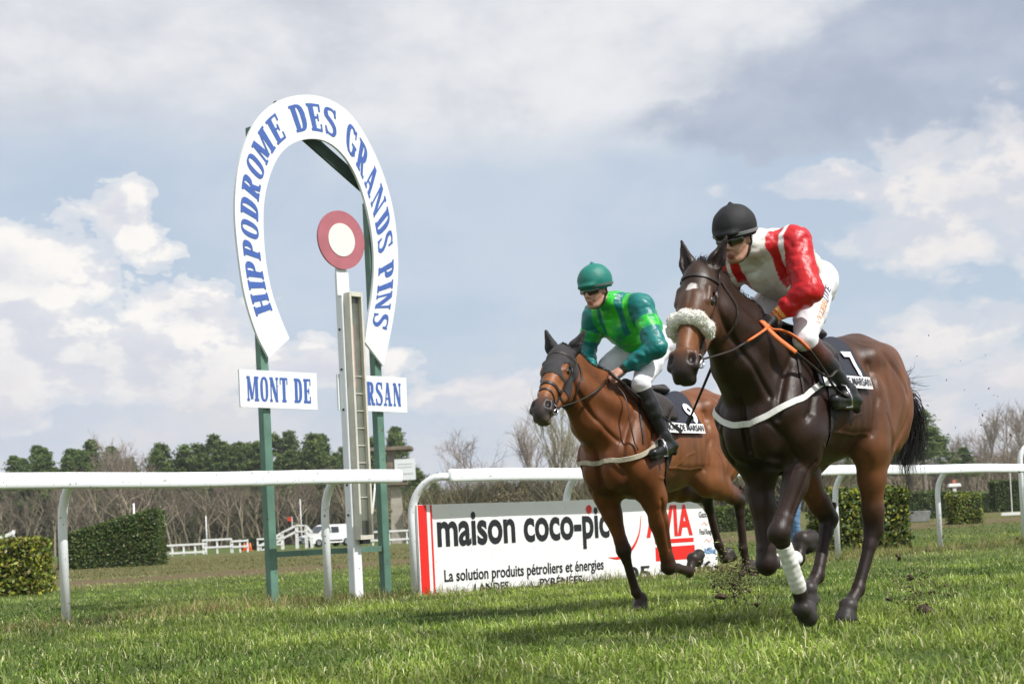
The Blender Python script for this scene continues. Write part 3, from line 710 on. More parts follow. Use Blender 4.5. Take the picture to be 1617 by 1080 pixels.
def ribbon2(P, W):
    P = [np.array(p) for p in P]; A, B = [], []
    for i, p in enumerate(P):
        t = P[min(i+1, len(P)-1)]-P[max(i-1, 0)]; t = t/np.linalg.norm(t); n = np.array([-t[1], t[0]]); A.append(tuple(p+n*W[i]/2)); B.append(tuple(p-n*W[i]/2))
    return band(A, B)
def s_glyph():
    C = [(.46, .72), (.45, .86), (.36, .945), (.25, .955), (.13, .92), (.09, .80), (.11, .67), (.22, .57), (.34, .46), (.42, .34), (.43, .20), (.36, .075), (.25, .045), (.13, .065), (.05, .15), (.04, .28)]
    W = [.06, .09, .09, .09, .12, .16, .17, .18, .18, .17, .16, .12, .09, .09, .09, .06]; Q = [tuple(q) for q in catmull([(a, b, 0) for a, b in C], 3)]; Q = [(q[0], q[1]) for q in Q]
    return ribbon2(Q, np.interp(np.linspace(0, 1, len(Q)), np.linspace(0, 1, len(W)), W))+rect(.43, .70, .50, 1.0)+rect(0, 0, .07, .30)
GL = {'H': (.66, lambda: stem(.06)+stem(.43)+rect(.2, .45, .45, .54)), 'I': (.30, lambda: stem(.065)), 'P': (.56, lambda: stem(.06)+bowl(.2, .42, 1, .34)),
      'O': (.56, lambda: band(arcp(.28, .5, .27, .5, 0, 360, 30), arcp(.28, .5, .10, .41, 0, 360, 30))), 'D': (.60, lambda: stem(.06)+bowl(.2, 0, 1, .38)),
      'R': (.62, lambda: stem(.06)+bowl(.2, .44, 1, .34)+quad((.46, .05), (.32, .47), .17)+rect(.38, 0, .62, TH)), 'M': (.82, lambda: stem(.06, w=.09)+stem(.58, w=SW)+quad((.36, .08), (.14, 1), .17)+quad((.38, .08), (.60, 1), .08)),
      'E': (.56, lambda: stem(.06)+rect(.2, .915, .52, 1)+rect(.2, 0, .52, TH)+rect(.2, .46, .40, .54)+rect(.455, .72, .52, .93)+rect(.455, .07, .52, .28)+rect(.36, .37, .42, .63)), 'S': (.50, s_glyph),
      'G': (.58, lambda: band(arcp(.28, .5, .27, .5, 40, 330, 26), arcp(.28, .5, .10, .41, 40, 330, 26))+rect(.38, .12, .55, .46)+rect(.32, .38, .60, .46)+rect(.46, .70, .53, .98)), 'A': (.66, lambda: quad((.14, .04), (.32, 1), .08)+quad((.50, .04), (.34, 1), .18)+rect(.2, .27, .46, .35)+rect(.02, 0, .26, TH)+rect(.38, 0, .66, TH)),
      'N': (.66, lambda: stem(.08, w=.08)+stem(.50, w=.08, lo=False)+quad((.52, .0), (.15, 1), .19)), 'T': (.54, lambda: stem(.185, hi=False)+rect(0, .915, .54, 1)+rect(0, .72, .06, .93)+rect(.48, .72, .54, .93)), ' ': (.34, lambda: [])}
def glyph_obj(ch, fn, parent, m=M_BLUE):
    """fn maps (x, y) of the unit cell to a 3D point and normal"""
    mb = MB()
    for j, pl in enumerate(GL[ch][1]()):
        # subdivide long edges so the letter follows a curved base line
        Q = []
        for i in range(len(pl)):
            a, b = np.array(pl[i]), np.array(pl[(i+1) % len(pl)]); k = max(1, int(np.linalg.norm(b-a)/.25))
            for t in range(k): Q.append(a+(b-a)*t/k)
        P = []
        for q in Q: p, nn = fn(q[0], q[1]); P.append(p+nn*(.0035+.00012*(j % 9)))
        mb.add(P, [tuple(range(len(P)))])
    return mb.build('letter', m, parent)
def plane_pt(px, py, c=16.86):
    """where the line of sight of a photograph pixel meets the vertical plane Y = c + .98 X"""
    d = ray(px, py); t = (c-CAMP[1])/(d[1]-.98*d[0]); return CAMP+d*t
SC = 16.86; so_ = on_line(545, SC)
sg = empty('finish_sign', tuple(so_), 0, 'horseshoe shaped white racecourse sign with blue letters on two green posts', 'sign')
def lo(p): return np.array(p)-so_
FR = RN*.075
# posts and braces
for px, top in ((424, 4.62), (603, 4.05)):
    b = lo(on_line(px, SC+.02)); mb = MB(); Rm = np.stack([RD, RN, A3(0, 0, 1)]).T; mb.box(b+A3(0, 0, top/2-.02), (.088, .088, top+.04), Rm); o = mb.build('post', M_GREEN, sg); bevel(o, .008)
a_, b_ = lo(on_line(424, SC+.02)), lo(on_line(603, SC+.02)); mb = MB(); mb.box((a_+b_)/2+A3(0, 0, .50), (np.linalg.norm(b_-a_)-.1, .05, .055), Rm); mb.build('crossbar', M_GREEN, sg)
q0, q1 = lo(plane_pt(430, 168, SC+.05)), lo(plane_pt(585, 305, SC+.05)); mb = MB(); dd = unit(q1-q0); mb.box((q0+q1)/2, (np.linalg.norm(q1-q0), .03, .13), np.stack([dd, -RN, np.cross(dd, -RN)]).T); mb.build('brace', M_DKGREEN, sg)
# the horseshoe
OUT = [(417, 566), (398, 528), (380, 470), (369, 400), (364, 335), (368, 275), (381, 226), (402, 188), (432, 163), (470, 153), (510, 159), (545, 182), (575, 226), (600, 283), (615, 341), (621, 400), (620, 455), (612, 515), (598, 579)]
INN = [(450, 536), (437, 505), (423, 465), (413, 415), (409, 360), (411, 315), (421, 275), (436, 246), (458, 228), (488, 222), (515, 230), (540, 254), (560, 292), (573, 335), (581, 380), (583, 425), (580, 468), (574, 505), (569, 541)]
cO = np.array([lo(p) for p in catmull([plane_pt(a, b, SC) for a, b in OUT], 6)])+FR; cI = np.array([lo(p) for p in catmull([plane_pt(a, b, SC) for a, b in INN], 6)])+FR
mb = MB(); n = len(cO); V = list(cO)+list(cI)+list(cO-RN*.03)+list(cI-RN*.03); F = []
for i in range(n-1): F += [(i, i+1, n+i+1, n+i), (2*n+i, 3*n+i, 3*n+i+1, 2*n+i+1), (i, 2*n+i, 2*n+i+1, i+1), (n+i, n+i+1, 3*n+i+1, 3*n+i)]
F += [(0, n, 3*n, 2*n), (n-1, 3*n-1, 4*n-1, 2*n-1)]; mb.add(V, F); hs_ = mb.build('horseshoe_panel', [M_SIGN], sg)
mid = (cO+cI)/2; wd_ = cO-cI; cum = np.concatenate([[0], np.cumsum(np.linalg.norm(np.diff(mid, axis=0), axis=1))])
def nearest_s(px, py): p = lo(plane_pt(px, py, SC)); return cum[np.argmin(((mid-p-FR)**2).sum(1))]
s0, s1 = nearest_s(415, 497), nearest_s(592, 514); TXT = 'HIPPODROME DES GRANDS PINS'; tot = sum(GL[c][0] for c in TXT); ksc = (s1-s0)/tot; cur = s0
for ch in TXT:
    w = GL[ch][0]
    if ch != ' ':
        def fn(x, y, cur=cur):
            s = cur+.08*ksc+x*ksc*.84; p = np.array([np.interp(s, cum, mid[:, k]) for k in range(3)]); e = unit(np.array([np.interp(s, cum, wd_[:, k]) for k in range(3)])); W = np.linalg.norm([np.interp(s, cum, wd_[:, k]) for k in range(3)])
            return p+e*(y-.5)*W*.62, RN
        glyph_obj(ch, fn, hs_)
    cur += w*ksc
# the two name plates
for (tl_, tr_, bl_, br_, txt, name) in (((371, 584), (493, 590.5), (373.5, 643.5), (495, 648), 'MONT DE', 'name_plate'), ((526, 591.5), (634.5, 597.5), (528.5, 648), (636.5, 652.5), 'MARSAN', 'name_plate')):
    A_, B_, C_, D_ = [lo(plane_pt(*p, SC))+RN*.068 for p in (tl_, tr_, bl_, br_)]; mb = MB(); V = [C_, D_, B_, A_]; V = V+[v-RN*.02 for v in V]
    mb.add(V, [(0, 1, 2, 3), (7, 6, 5, 4), (0, 4, 5, 1), (1, 5, 6, 2), (2, 6, 7, 3), (3, 7, 4, 0)]); pl_ = mb.build(name, M_SIGN, sg)
    tw = sum(GL[c][0] for c in txt)-(.0); mg = .075; cur = 0
    for ch in txt:
        if ch != ' ':
            def fn(x, y, cur=cur):
                u = mg+(1-2*mg)*(cur+.04+x*.88)/tw; v = .17+.66*y; lo_ = C_+(D_-C_)*u; hi_ = A_+(B_-A_)*u; return lo_+(hi_-lo_)*v, RN
            glyph_obj(ch, fn, pl_)
        cur += GL[ch][0]
# winning post with its disc and the tall glazed box
WC = 16.70; wb = on_line(556, WC); wp = empty('winning_post', tuple(wb), 0, 'white winning post with a red and white disc and a tall narrow glazed box', 'winning post')
mb = MB(); mb.box(A3(0, 0, 1.62), (.105, .105, 3.3), Rm); bevel(mb.build('post', M_PAINT2, wp), .012)
def disc(name, z, r, t0, t1, m, r_in=None):
    mb = MB(); n = 56; P = [RD*r*math.cos(a)+A3(0, 0, z+r*math.sin(a)) for a in np.linspace(0, 2*math.pi, n+1)[:-1]]; F_ = [p+RN*t1 for p in P]; Bk = [p+RN*t0 for p in P]
    mb.add(F_+Bk, [tuple(range(n-1, -1, -1)), tuple(range(n, 2*n))]+[(i, (i+1) % n, n+(i+1) % n, n+i) for i in range(n)]); return mb.build(name, m, wp)
Q = plane_pt(532, 381, WC)-wb; zc = Q[2]; ud = float(Q@RD)
for nm, r_, t0, t1, m in (('disc', .292, .055, .075, mat('disc_rose', (.40, .125, .15), .5, .10, 6)), ('disc_centre', .165, .076, .080, mat('disc_cream', (.74, .73, .68), .5, .05, 6))):
    o = disc(nm, zc, r_, t0, t1, m); o.location = tuple(RD*ud)
mb = MB(); mb.poly([(-.06, -.55), (.06, -.55), (.065, -.27), (.16, -.12), (-.16, -.12), (-.065, -.27)], RD*ud+A3(0, 0, zc)+RN*.03, RD, A3(0, 0, 1), .02); mb.build('neck_plate', M_PAINT2, wp)
M_BOX = mat('aluminium_frame', (.64, .61, .52), .5, .12, 6, metal=.15); M_MIRR = mat('box_glass', (.20, .215, .175), .14, .4, 2.2, metal=.3, spec=.7)
z0, z1 = .60, 3.06; bw, bd = .170, .125; bc = RD*.055+RN*.085
mb = MB(); mb.box(bc-RN*.045+A3(0, 0, (z0+z1)/2), (bw, .02, z1-z0), Rm); mb.build('back_plate', M_BOX, wp)
for nm, du, ww, zz, hh in (('frame_side', -bw/2+.012, .024, (z0+z1)/2, z1-z0), ('frame_side', bw/2-.012, .024, (z0+z1)/2, z1-z0), ('frame_end', 0, bw-.05, z1-.022, .044), ('frame_end', 0, bw-.05, z0+.022, .044)):
    mb = MB(); mb.box(bc+RD*du+A3(0, 0, zz), (ww, bd, hh), Rm); bevel(mb.build(nm, M_BOX, wp), .003)
mb = MB(); mb.box(bc+RN*.010+A3(0, 0, (z0+z1)/2), (bw-.05, .006, z1-z0-.09), Rm); mb.build('glass', M_MIRR, wp)
mb = MB(); mb.box(bc-RD*.035+RN*.018+A3(0, 0, 2.42), (.04, .006, .62), Rm); mb.build('disc_reflection', mat('reflected_rose', (.40, .20, .19), .6, .2, 8), wp)  # the disc's rose reflection in the glass, painted as a flat strip
for z in np.arange(1.02, 2.3, .172):
    mb = MB(); mb.box(bc+RN*.020+A3(0, 0, z), (bw-.052, .008, .008), Rm); mb.build('glazing_bar', M_BOX, wp)
mb = MB(); mb.box(bc+RN*.02+A3(0, 0, z0-.022), (.09, .06, .04), Rm); mb.build('drain_box', M_INK, wp)
for z in (.85, 1.15, 1.9, 2.3, 2.7):
    mb = MB(); mb.box(A3(0, 0, z)-RD*.058, (.012, .02, .02), Rm); mb.build('bolt', M_INK, wp)

# advertising board under the rail
bo_ = on_line(650)+RN*.046; BL = 4.90; BHt = .925
board = empty('advertising_board', tuple(bo_), 0, 'white advertising board with black fuel supplier lettering under the rail', 'advertising board')
Z3 = A3(0, 0, 1)
def u_of(px): return float((on_line(px)-on_line(650))@RD)
prof = [(0, -.03), (4.83, -.03)]+[(4.83-.02*t-(.0 if t < .5 else 0), z) for t, z in ()]
prof = [(0, -.03), (4.86, -.03), (4.86, .28), (4.80, .50), (4.72, .66), (4.60, .79), (4.46, .87), (4.28, .915), (4.0, BHt), (2.47, BHt+.0), (2.44, BHt-.004), (0, BHt)]
mb = MB()
o_n = len(prof); 
mb.poly([(u, z) for u, z in prof], A3(0, 0, 0), RD, Z3, .028)
o = mb.build('panel', mat('board_white', (.79, .79, .78), .42, .03, 2, spots=(34, .70, (.32, .29, .22)), spec=.45), board)
# RD x Z3 = RN direction: the printed face
FRONT = .0295
def quad_on(u0, z0, u1, z1, m, nm, t=.0015):
    mb = MB(); mb.poly([(u0, z0), (u1, z0), (u1, z1), (u0, z1)], RN*FRONT, RD, Z3, t); return mb.build(nm, m, o)
quad_on(.012, 0, .128, BHt-.004, M_RED, 'red_stripe'); quad_on(.175, 0, .200, BHt-.004, M_RED, 'red_stripe')
def text_board(txt, px0, px1, zb, size, m, bold=0.0, lift=.003):
    V, F = text_flat(txt, size, bold); u0, u1 = u_of(px0), u_of(px1); x = (V[:, 0]-V[:, 0].min())/(V[:, 0].max()-V[:, 0].min()); base = V[:, 1]
    cu_ = base-BASE(txt, size, bold, V); P = RN*(FRONT+lift)+np.outer(u0+x*(u1-u0), RD)+np.outer(zb+cu_, Z3)
    me = bpy.data.meshes.new('lettering'); me.from_pydata([tuple(p) for p in P], [], F); me.update(); return link('lettering', me, m, o)
def BASE(txt, size, bold, V):
    v2, _ = text_flat('x'+txt, size, bold); xs = v2[v2[:, 0] < v2[:, 0].min()+.35*size*.8]; return float(V[:, 1].min()+(v2[v2[:, 0] <= v2[:, 0].min()+.25*size][:, 1].min()-v2[:, 1].min())) if True else 0
text_board('maison coco-pico', 680, 972, .487, .505, M_INK, .014)
mb = MB(); dotc = RD*u_of(921)+Z3*.815+RN*(FRONT+.0048); mb.add([dotc+.047*(RD*math.cos(a)+Z3*math.sin(a)*1.05) for a in np.linspace(0, 2*math.pi, 25)[:-1]], [tuple(range(24))]); mb.build('red_dot', M_RED, o)
text_board('La solution produits pétroliers et énergies', 688, 940, .125, .172, M_INK, .003)
text_board('LANDES', 735, 789, -.010, .125, M_INK, .002); text_board('PYRÉNÉES', 838, 905, -.010, .125, M_INK, .002)
text_board('05 58 06', 975, 1112, -.03, .22, M_INK, .004)
text_board('AVIA', 1010, 1083, .455, .50, M_RED, .016)
quad_on(u_of(1023), .375, u_of(1084), .425, M_RED, 'red_bar'); quad_on(u_of(1023), .17, u_of(1085), .335, M_RED, 'red_bar')
for tx, p0, p1, z, m, sz in (('Gazole', 1094, 1112, .665, M_INK, .10), ('Fioul Rouge', 1094, 1114, .455, M_INK, .10), ('AdBlue', 1099, 1118, .215, M_INKB, .11)): text_board(tx, p0, p1, z, sz, m, .001)
mb = MB(); arc = catmull([(u_of(948), .255, 0), (u_of(965), .245, 0), (u_of(985), .33, 0), (u_of(998), .50, 0), (u_of(1003), .72, 0)], 8); wds = np.interp(np.linspace(0, 1, len(arc)), [0, .35, 1], [.004, .05, .006])
for q in ribbon2([(p[0], p[1]) for p in arc], wds): mb.add([RN*(FRONT+.002)+RD*a+Z3*b for a, b in q], [(0, 1, 2, 3)])
mb.build('red_swoosh', M_RED, o)
for k, (p0, z) in enumerate(((1097, .60), (1100, .39))):
    mb = MB(); arc = catmull([(u_of(p0), z-.03, 0), (u_of(p0+5), z+.0, 0), (u_of(p0+9), z-.03, 0), (u_of(p0+14), z+.035, 0)], 6)
    for q in ribbon2([(p[0], p[1]) for p in arc], [.008]*len(arc)): mb.add([RN*(FRONT+.002)+RD*a+Z3*b for a, b in q], [(0, 1, 2, 3)])
    mb.build('flourish', mat('print_pale_red', (.62, .22, .16), .6), o)
# ---------------------------------------------------------------- horses
HEAD_DIR = unit((-0.67, -0.742, 0)); HRZ = math.atan2(HEAD_DIR[1], HEAD_DIR[0])
LEFT_DIR = np.array([-HEAD_DIR[1], HEAD_DIR[0], 0])

def hframe(T):
    """head frame: origin at the poll, a down the face, n out of the forehead, s to the horse's left"""
    y = math.radians(T['yaw']); th = math.radians(T['nod']); fw = A3(math.cos(y), math.sin(y), 0); up = A3(0, 0, 1)
    a = math.cos(th)*fw-math.sin(th)*up; n = math.sin(th)*fw+math.cos(th)*up; s_ = np.cross(n, a)
    if s_@A3(-math.sin(y), math.cos(y), 0) < 0: s_ = -s_
    ro = math.radians(T.get('tilt', 0)); s2 = math.cos(ro)*s_+math.sin(ro)*n; n2 = math.cos(ro)*n-math.sin(ro)*s_
    return a, n2, s2
def horse_body(T):
    B = Body(); tz = T['tz']; c = T['c']; body, dark, leg, warm, fl = c['body'], c['dark'], c['leg'], c['warm'], c['flank']
    Z = lambda x, y, z: A3(x, y, z+tz)
    # trunk
    B.el(Z(.36, 0, 1.21), (.36, .245, .36), .05, body)
    B.el(Z(.02, 0, 1.19), (.50, .275, .315), .08, fl)
    B.el(Z(-.22, 0, 1.24), (.34, .24, .27), .08, fl)
    B.el(Z(-.47, 0, 1.36), (.33, .225, .265), .08, body)
    B.rc(Z(.42, 0, 1.50), Z(.16, 0, 1.50), .10, .09, .08, body, (A3(0, 1, 0), .6))
    B.rc(Z(.1, 0, 1.44), Z(-.5, 0, 1.53), .12, .10, .10, body)
    B.rc(Z(-.5, 0, 1.52), Z(-.80, 0, 1.40), .11, .065, .07, body)
    for s in (1, -1):
        B.el(Z(-.62, s*.125, 1.26), (.235, .12, .29), .06, warm)
        B.rc(Z(-.38, s*.165, 1.49), Z(-.62, s*.11, 1.49), .055, .08, .10, body)        # point of hip
        B.rc(Z(-.76, s*.10, 1.34), Z(-.70, s*.12, 1.05), .09, .08, .05, warm)          # hamstring
        B.rc(Z(.35, s*.11, 1.50), Z(.57, s*.165, 1.17), .09, .10, .09, body)           # shoulder blade
        B.rc(Z(.20, s*.13, 1.42), Z(.42, s*.175, 1.05), .10, .12, .09, body)            # triceps
        B.rc(Z(.61, s*.135, 1.13), Z(.45, s*.175, .98), .100, .10, .05, body)          # humerus
        B.el(Z(.63, s*.08, 1.07), (.12, .09, .15), .04, body)                        # pectorals
        B.rc(Z(.62, s*.07, .98), Z(.40, s*.08, .92), .08, .07, .05, dark)
        B.rc(Z(-.26, s*.19, 1.12), Z(-.20, s*.15, 1.02), .075, .06, .06, fl)           # flank fold
    for s in (1, -1):
        B.el(Z(-.50, s*.115, 1.43), (.22, .115, .16), .035, body)
        B.rc(Z(-.64, s*.15, 1.40), Z(-.42, s*.195, 1.06), .085, .070, .025, warm)
        B.rc(Z(-.79, s*.09, 1.32), Z(-.64, s*.135, .99), .072, .060, .022, warm)
        B.rc(Z(-.40, s*.155, 1.36), Z(-.27, s*.20, 1.08), .085, .075, .03, warm)
        B.rc(Z(.38, s*.10, 1.47), Z(.60, s*.160, 1.15), .060, .070, .03, body)
        B.rc(Z(.27, s*.12, 1.45), Z(.49, s*.185, 1.14), .062, .066, .03, body)
        B.rc(Z(.17, s*.155, 1.34), Z(.38, s*.205, 1.03), .080, .085, .03, body)
        B.el(Z(.42, s*.195, 1.08), (.12, .065, .11), .025, body)
        B.rc(Z(.66, s*.060, 1.14), Z(.60, s*.055, .98), .082, .070, .018, body)
        for i in range(6):          # a hint of ribs
            x = .12-.085*i; B.rc(Z(x, s*.215, 1.33), Z(x-.05, s*.232, 1.08), .018, .018, .06, fl)
    B.ntrunk = len(B.p)
    # neck
    p0, p1, poll = T['neck0'], T['neck1'], T['poll']
    a, n, s_ = hframe(T)
    th = poll+a*.08-n*.07
    Nk = Z(.46, 0, 1.40)
    fl_ = (LEFTN := A3(0, 1, 0), .50)
    B.rc(Z(.48, 0, 1.32), p0, .255, .188, .07, body, (LEFTN, .64))
    B.rc(p0, p1, .188, .142, .07, body, (LEFTN, .58))
    B.rc(p1, th, .142, .100, .06, body, (LEFTN, .66))
    B.rc(Z(.30, 0, 1.50), T['crest0'], .10, .075, .07, body, fl_)
    B.rc(T['crest0'], T['crest1'], .075, .062, .06, body, fl_)
    B.rc(T['crest1'], poll+a*.0-n*.03, .062, .05, .05, body, fl_)
    for s in (1, -1):
        B.rc(Z(.60, s*.06, 1.22), p0+A3(.06, s*.06, -.07), .10, .075, .05, body)       # neck groove muscles
        B.rc(p0+A3(.06, s*.06, -.07), th+s_*s*.040-n*.02, .068, .045, .025, body)
        B.rc(Z(.5, s*.11, 1.42), p1+A3(0, s*.045, .0), .09, .07, .06, body)
    # head
    h = lambda x, y, z=0.0: poll+a*x+n*y+s_*z
    i0 = len(B.p)
    RH = np.stack([a, n, s_])
    fc, tan_, muz = c['face'], c['tan'], c['muzzle']
    B.el(h(.07, -.045), (.115, .080, .078), .03, fc, RH)
    B.el(h(.19, -.035), (.135, .066, .076), .035, fc, RH)
    B.rc(h(.20, -.035), h(.49, -.045), .068, .048, .03, tan_, (s_, .86))
    B.rc(h(.26, -.020), h(.46, -.020), .030, .026, .03, fc)                             # nasal bridge
    for s in (1, -1):
        B.el(h(.17, -.155, s*.035), (.125, .105, .036), .025, fc, RH)                   # round cheek
        B.rc(h(.18, -.035, s*.072), h(.34, -.075, s*.050), .022, .012, .02, tan_)       # facial crest
        B.rc(h(.135, -.010, s*.066), h(.205, -.014, s*.070), .019, .016, .014, fc)      # brow ridge
        B.rc(h(.16, -.066, s*.076), h(.235, -.062, s*.072), .012, .012, .012, fc)
        B.rc(h(.24, -.17, s*.022), h(.50, -.112, s*.018), .042, .022, .03, tan_)        # lower jaw
    B.rc(h(.20, -.10), h(.46, -.085), .072, .044, .04, tan_, (s_, .75))
    B.el(h(.535, -.065), (.078, .064, .060), .03, muz, RH)
    B.rc(h(.50, -.045), h(.575, -.060), .044, .036, .02, muz, (s_, 1.15))
    B.rc(h(.595, -.078, .022), h(.595, -.078, -.022), .024, .024, .015, muz)            # upper lip
    B.rc(h(.565, -.118, .014), h(.565, -.118, -.014), .027, .027, .012, muz)            # chin
    for s in (1, -1):
        B.rc(h(.495, -.032, s*.046), h(.552, -.048, s*.055), .022, .020, .012, muz)
        B.rc(h(.500, -.010, s*.024), h(.558, -.028, s*.036), .015, .013, .010, muz)
        B.el(h(.534, -.012, s*.050), (.027, .017, .017), .006, None, RH, op='s')        # nostril
        B.el(h(.190, -.037, s*.092), (.026, .018, .020), .008, None, RH, op='s')        # eye socket
    # mouth line
    B.el(h(.565, -.098), (.060, .0035, .06), .006, None, RH, op='s')
    # ears
    for s, key in ((1, 'earL'), (-1, 'earR')):
        d, out = T[key]      # direction (a, n, s) and opening direction
        dv = unit(d[0]*a+d[1]*n+d[2]*s*s_); ov = unit(out[0]*a+out[1]*n+out[2]*s*s_); ov = unit(ov-dv*(ov@dv)); b0 = h(.005, -.045, s*.052); side = np.cross(dv, ov)
        B.rc(b0, b0+dv*.060, .032, .040, .02, c['ear'], (ov, .75))
        B.rc(b0+dv*.060, b0+dv*.172, .040, .008, .012, c['ear'], (ov, .6))
        B.rc(b0+dv*.045+ov*.026, b0+dv*.140+ov*.012, .022, .006, .008, None, None, op='s')
    hs = T['hs']         # head size
    for i in range(i0, len(B.p)):
        q = list(B.p[i]); q[1] = poll+(q[1]-poll)*hs
        if q[0] == 'rc': q[2] = poll+(q[2]-poll)*hs; q[3] *= hs; q[4] *= hs
        else: q[2] = q[2]*hs
        B.p[i] = tuple(q)
    # legs
    lw = T['lw']; i1 = len(B.p)
    for s, q in ((1, T['HL']), (-1, T['HR'])):
        hip = Z(-.50, s*.12, 1.27); st, hk, ft, hf, toe = [np.array(v, float) for v in q]
        up = unit(hk-st); back = unit(np.cross(np.cross(unit(ft-hk), up), unit(ft-hk)))
        bk = -unit(np.array([1.0, 0, 0])-unit(hk-st)*unit(hk-st)[0])       # rearwards, square to the gaskin
        B.rc(hip, st, .19, .125, .07, warm, (LEFTN, .74))
        B.rc(Z(-.66, s*.125, 1.18), st+(hk-st)*.30+bk*.05, .135, .072, .06, warm, (LEFTN, .74))
        B.rc(Z(-.30, s*.165, 1.26), st, .085, .085, .06, body)
        B.rc(st, st+(hk-st)*.38, .112, .088, .05, warm, (LEFTN, .80))
        B.rc(st+(hk-st)*.38, st+(hk-st)*.75, .086, .052, .04, c['gaskin'], (LEFTN, .85))
        B.rc(st+(hk-st)*.75, hk, .051, .047, .03, leg)
        B.rc(st+(hk-st)*.40+bk*.055, hk+bk*.060-up*.045, .030, .014, .015, c['gaskin'])   # Achilles tendon
        cn = unit(ft-hk)
        B.el(hk, (.042, .036, .058), .015, leg); B.rc(hk+bk*.060+cn*-.045, hk+bk*.030+cn*.09, .019, .016, .012, leg)
        B.rc(hk, hk+cn*.10, .042, .031, .02, leg)
        B.rc(hk+cn*.09, ft, .0285, .028, .02, leg); B.rc(hk+bk*.026+cn*.10, ft+bk*.018-cn*.02, .013, .016, .012, leg)
        lower_leg(B, ft, hf, toe, cn, c)
    for s, q in ((1, T['FL']), (-1, T['FR'])):
        el_, kn, ft, hf, toe = [np.array(v, float) for v in q]; d = unit(kn-el_)
        B.rc(Z(.48, s*.165, 1.02), el_, .12, .095, .06, body)
        B.rc(el_+A3(.01, 0, .05), el_+(kn-el_)*.35, .092, .070, .05, c['fore'], (LEFTN, .84))
        B.rc(el_+(kn-el_)*.35, kn-d*.06, .067, .038, .04, c['fore'])
        B.rc(el_+(kn-el_)*.2+A3(.035, s*.02, 0), kn-d*.10, .042, .024, .02, c['fore'])
        cn = unit(ft-kn); fwd = unit(A3(1, 0, 0)*1.0-cn*cn[0]+1e-6)
        B.rc(kn-d*.07, kn, .043, .047, .02, leg); B.el(kn-cn*.005, (.047, .044, .052), .02, leg)
        B.rc(kn, kn+cn*.07, .044, .031, .02, leg)
        B.rc(kn+cn*.06, ft, .0275, .0275, .02, leg); B.rc(kn-fwd*.024+cn*.06, ft-fwd*.018-cn*.02, .014, .016, .012, leg)
        lower_leg(B, ft, hf, toe, cn, c)
    for i in range(i1, len(B.p)):
        q = list(B.p[i])
        if q[0] == 'rc': q[3] *= (lw if q[3] < .056 else 1); q[4] *= (lw if q[4] < .056 else 1)
        elif q[8] == 'u': q[2] = q[2]*lw
        B.p[i] = tuple(q)
    B.rc(Z(-.80, 0, 1.42), T['dock'], .055, .035, .04, dark)
    return B
def lower_leg(B, ft, hf, toe, cn, c):
    """fetlock, pastern, hoof: hf is the middle of the sole, toe the way it points"""
    toe = unit(toe); ax = unit(ft-hf); upn = unit(ax-toe*(ax@toe)*1.0)      # sole normal
    side = np.cross(toe, upn)
    B.el(ft, (.034, .031, .038), .012, c['leg']); B.rc(ft-toe*.020, ft-toe*.030+unit(hf-ft)*.03, .021, .015, .012, c['leg'])
    cor = hf+upn*.078-toe*.018
    B.rc(ft, cor, .026, .033, .015, c['leg']); B.rc(cor, cor-toe*.022-upn*.012, .036, .033, .012, c['leg'])
    B.rc(cor+side*.006, cor-side*.006, .0385, .0385, .004, tuple(min(1, v*1.8) for v in c['hoof']))
    B.rc(cor-upn*.012+toe*.004, hf+upn*.002+toe*.018, .0375, .0475, .005, c['hoof'])
    B.rc(cor-upn*.015-toe*.010, hf+upn*.002-toe*.022, .033, .042, .008, c['hoof'])
    R = np.stack([toe, side, upn]); B.el(hf-upn*.075, (.15, .15, .075), .003, None, R, op='s')
# ---------------------------------------------------------------- jockeys
SKIN = (.50, .27, .19); LIP = (.42, .15, .12)
def face_head(B, c, f, u, s, skin=SKIN):
    H = lambda x, y, z: c+f*x+s*y+u*z; R = np.stack([f, s, u])
    B.el(H(0, 0, .02), (.096, .076, .104), .02, skin, R); B.el(H(.035, 0, -.055), (.060, .056, .072), .03, skin, R)
    B.rc(H(.072, .012, -.112), H(.072, -.012, -.112), .021, .021, .02, skin)
    for q in (1, -1):
        B.rc(H(.045, q*.042, -.035), H(.070, q*.022, -.062), .026, .020, .02, skin); B.rc(H(.0, q*.058, -.075), H(.055, q*.030, -.108), .020, .018, .02, skin)
        B.rc(H(.083, q*.018, .018), H(.070, q*.050, .016), .013, .010, .012, skin); B.el(H(.092, q*.031, -.004), (.012, .017, .011), .008, None, R, op='s')
        B.el(H(-.006, q*.076, -.022), (.022, .009, .033), .008, skin, R); B.el(H(.0, q*.084, -.020), (.010, .005, .018), .004, None, R, op='s')
        B.rc(H(.104, q*.012, -.047), H(.094, q*.016, -.052), .0085, .007, .006, skin)
    B.rc(H(.090, 0, .008), H(.118, 0, -.040), .0085, .0125, .010, skin); B.rc(H(.104, 0, -.070), H(.098, 0, -.062), .010, .01, .01, skin)
    B.rc(H(.099, .018, -.080), H(.099, -.018, -.080), .0062, .0062, .006, LIP); B.rc(H(.096, .015, -.091), H(.096, -.015, -.091), .0070, .0070, .006, LIP)
    B.el(H(.108, 0, -.0855), (.014, .02, .0016), .003, None, R, op='s')
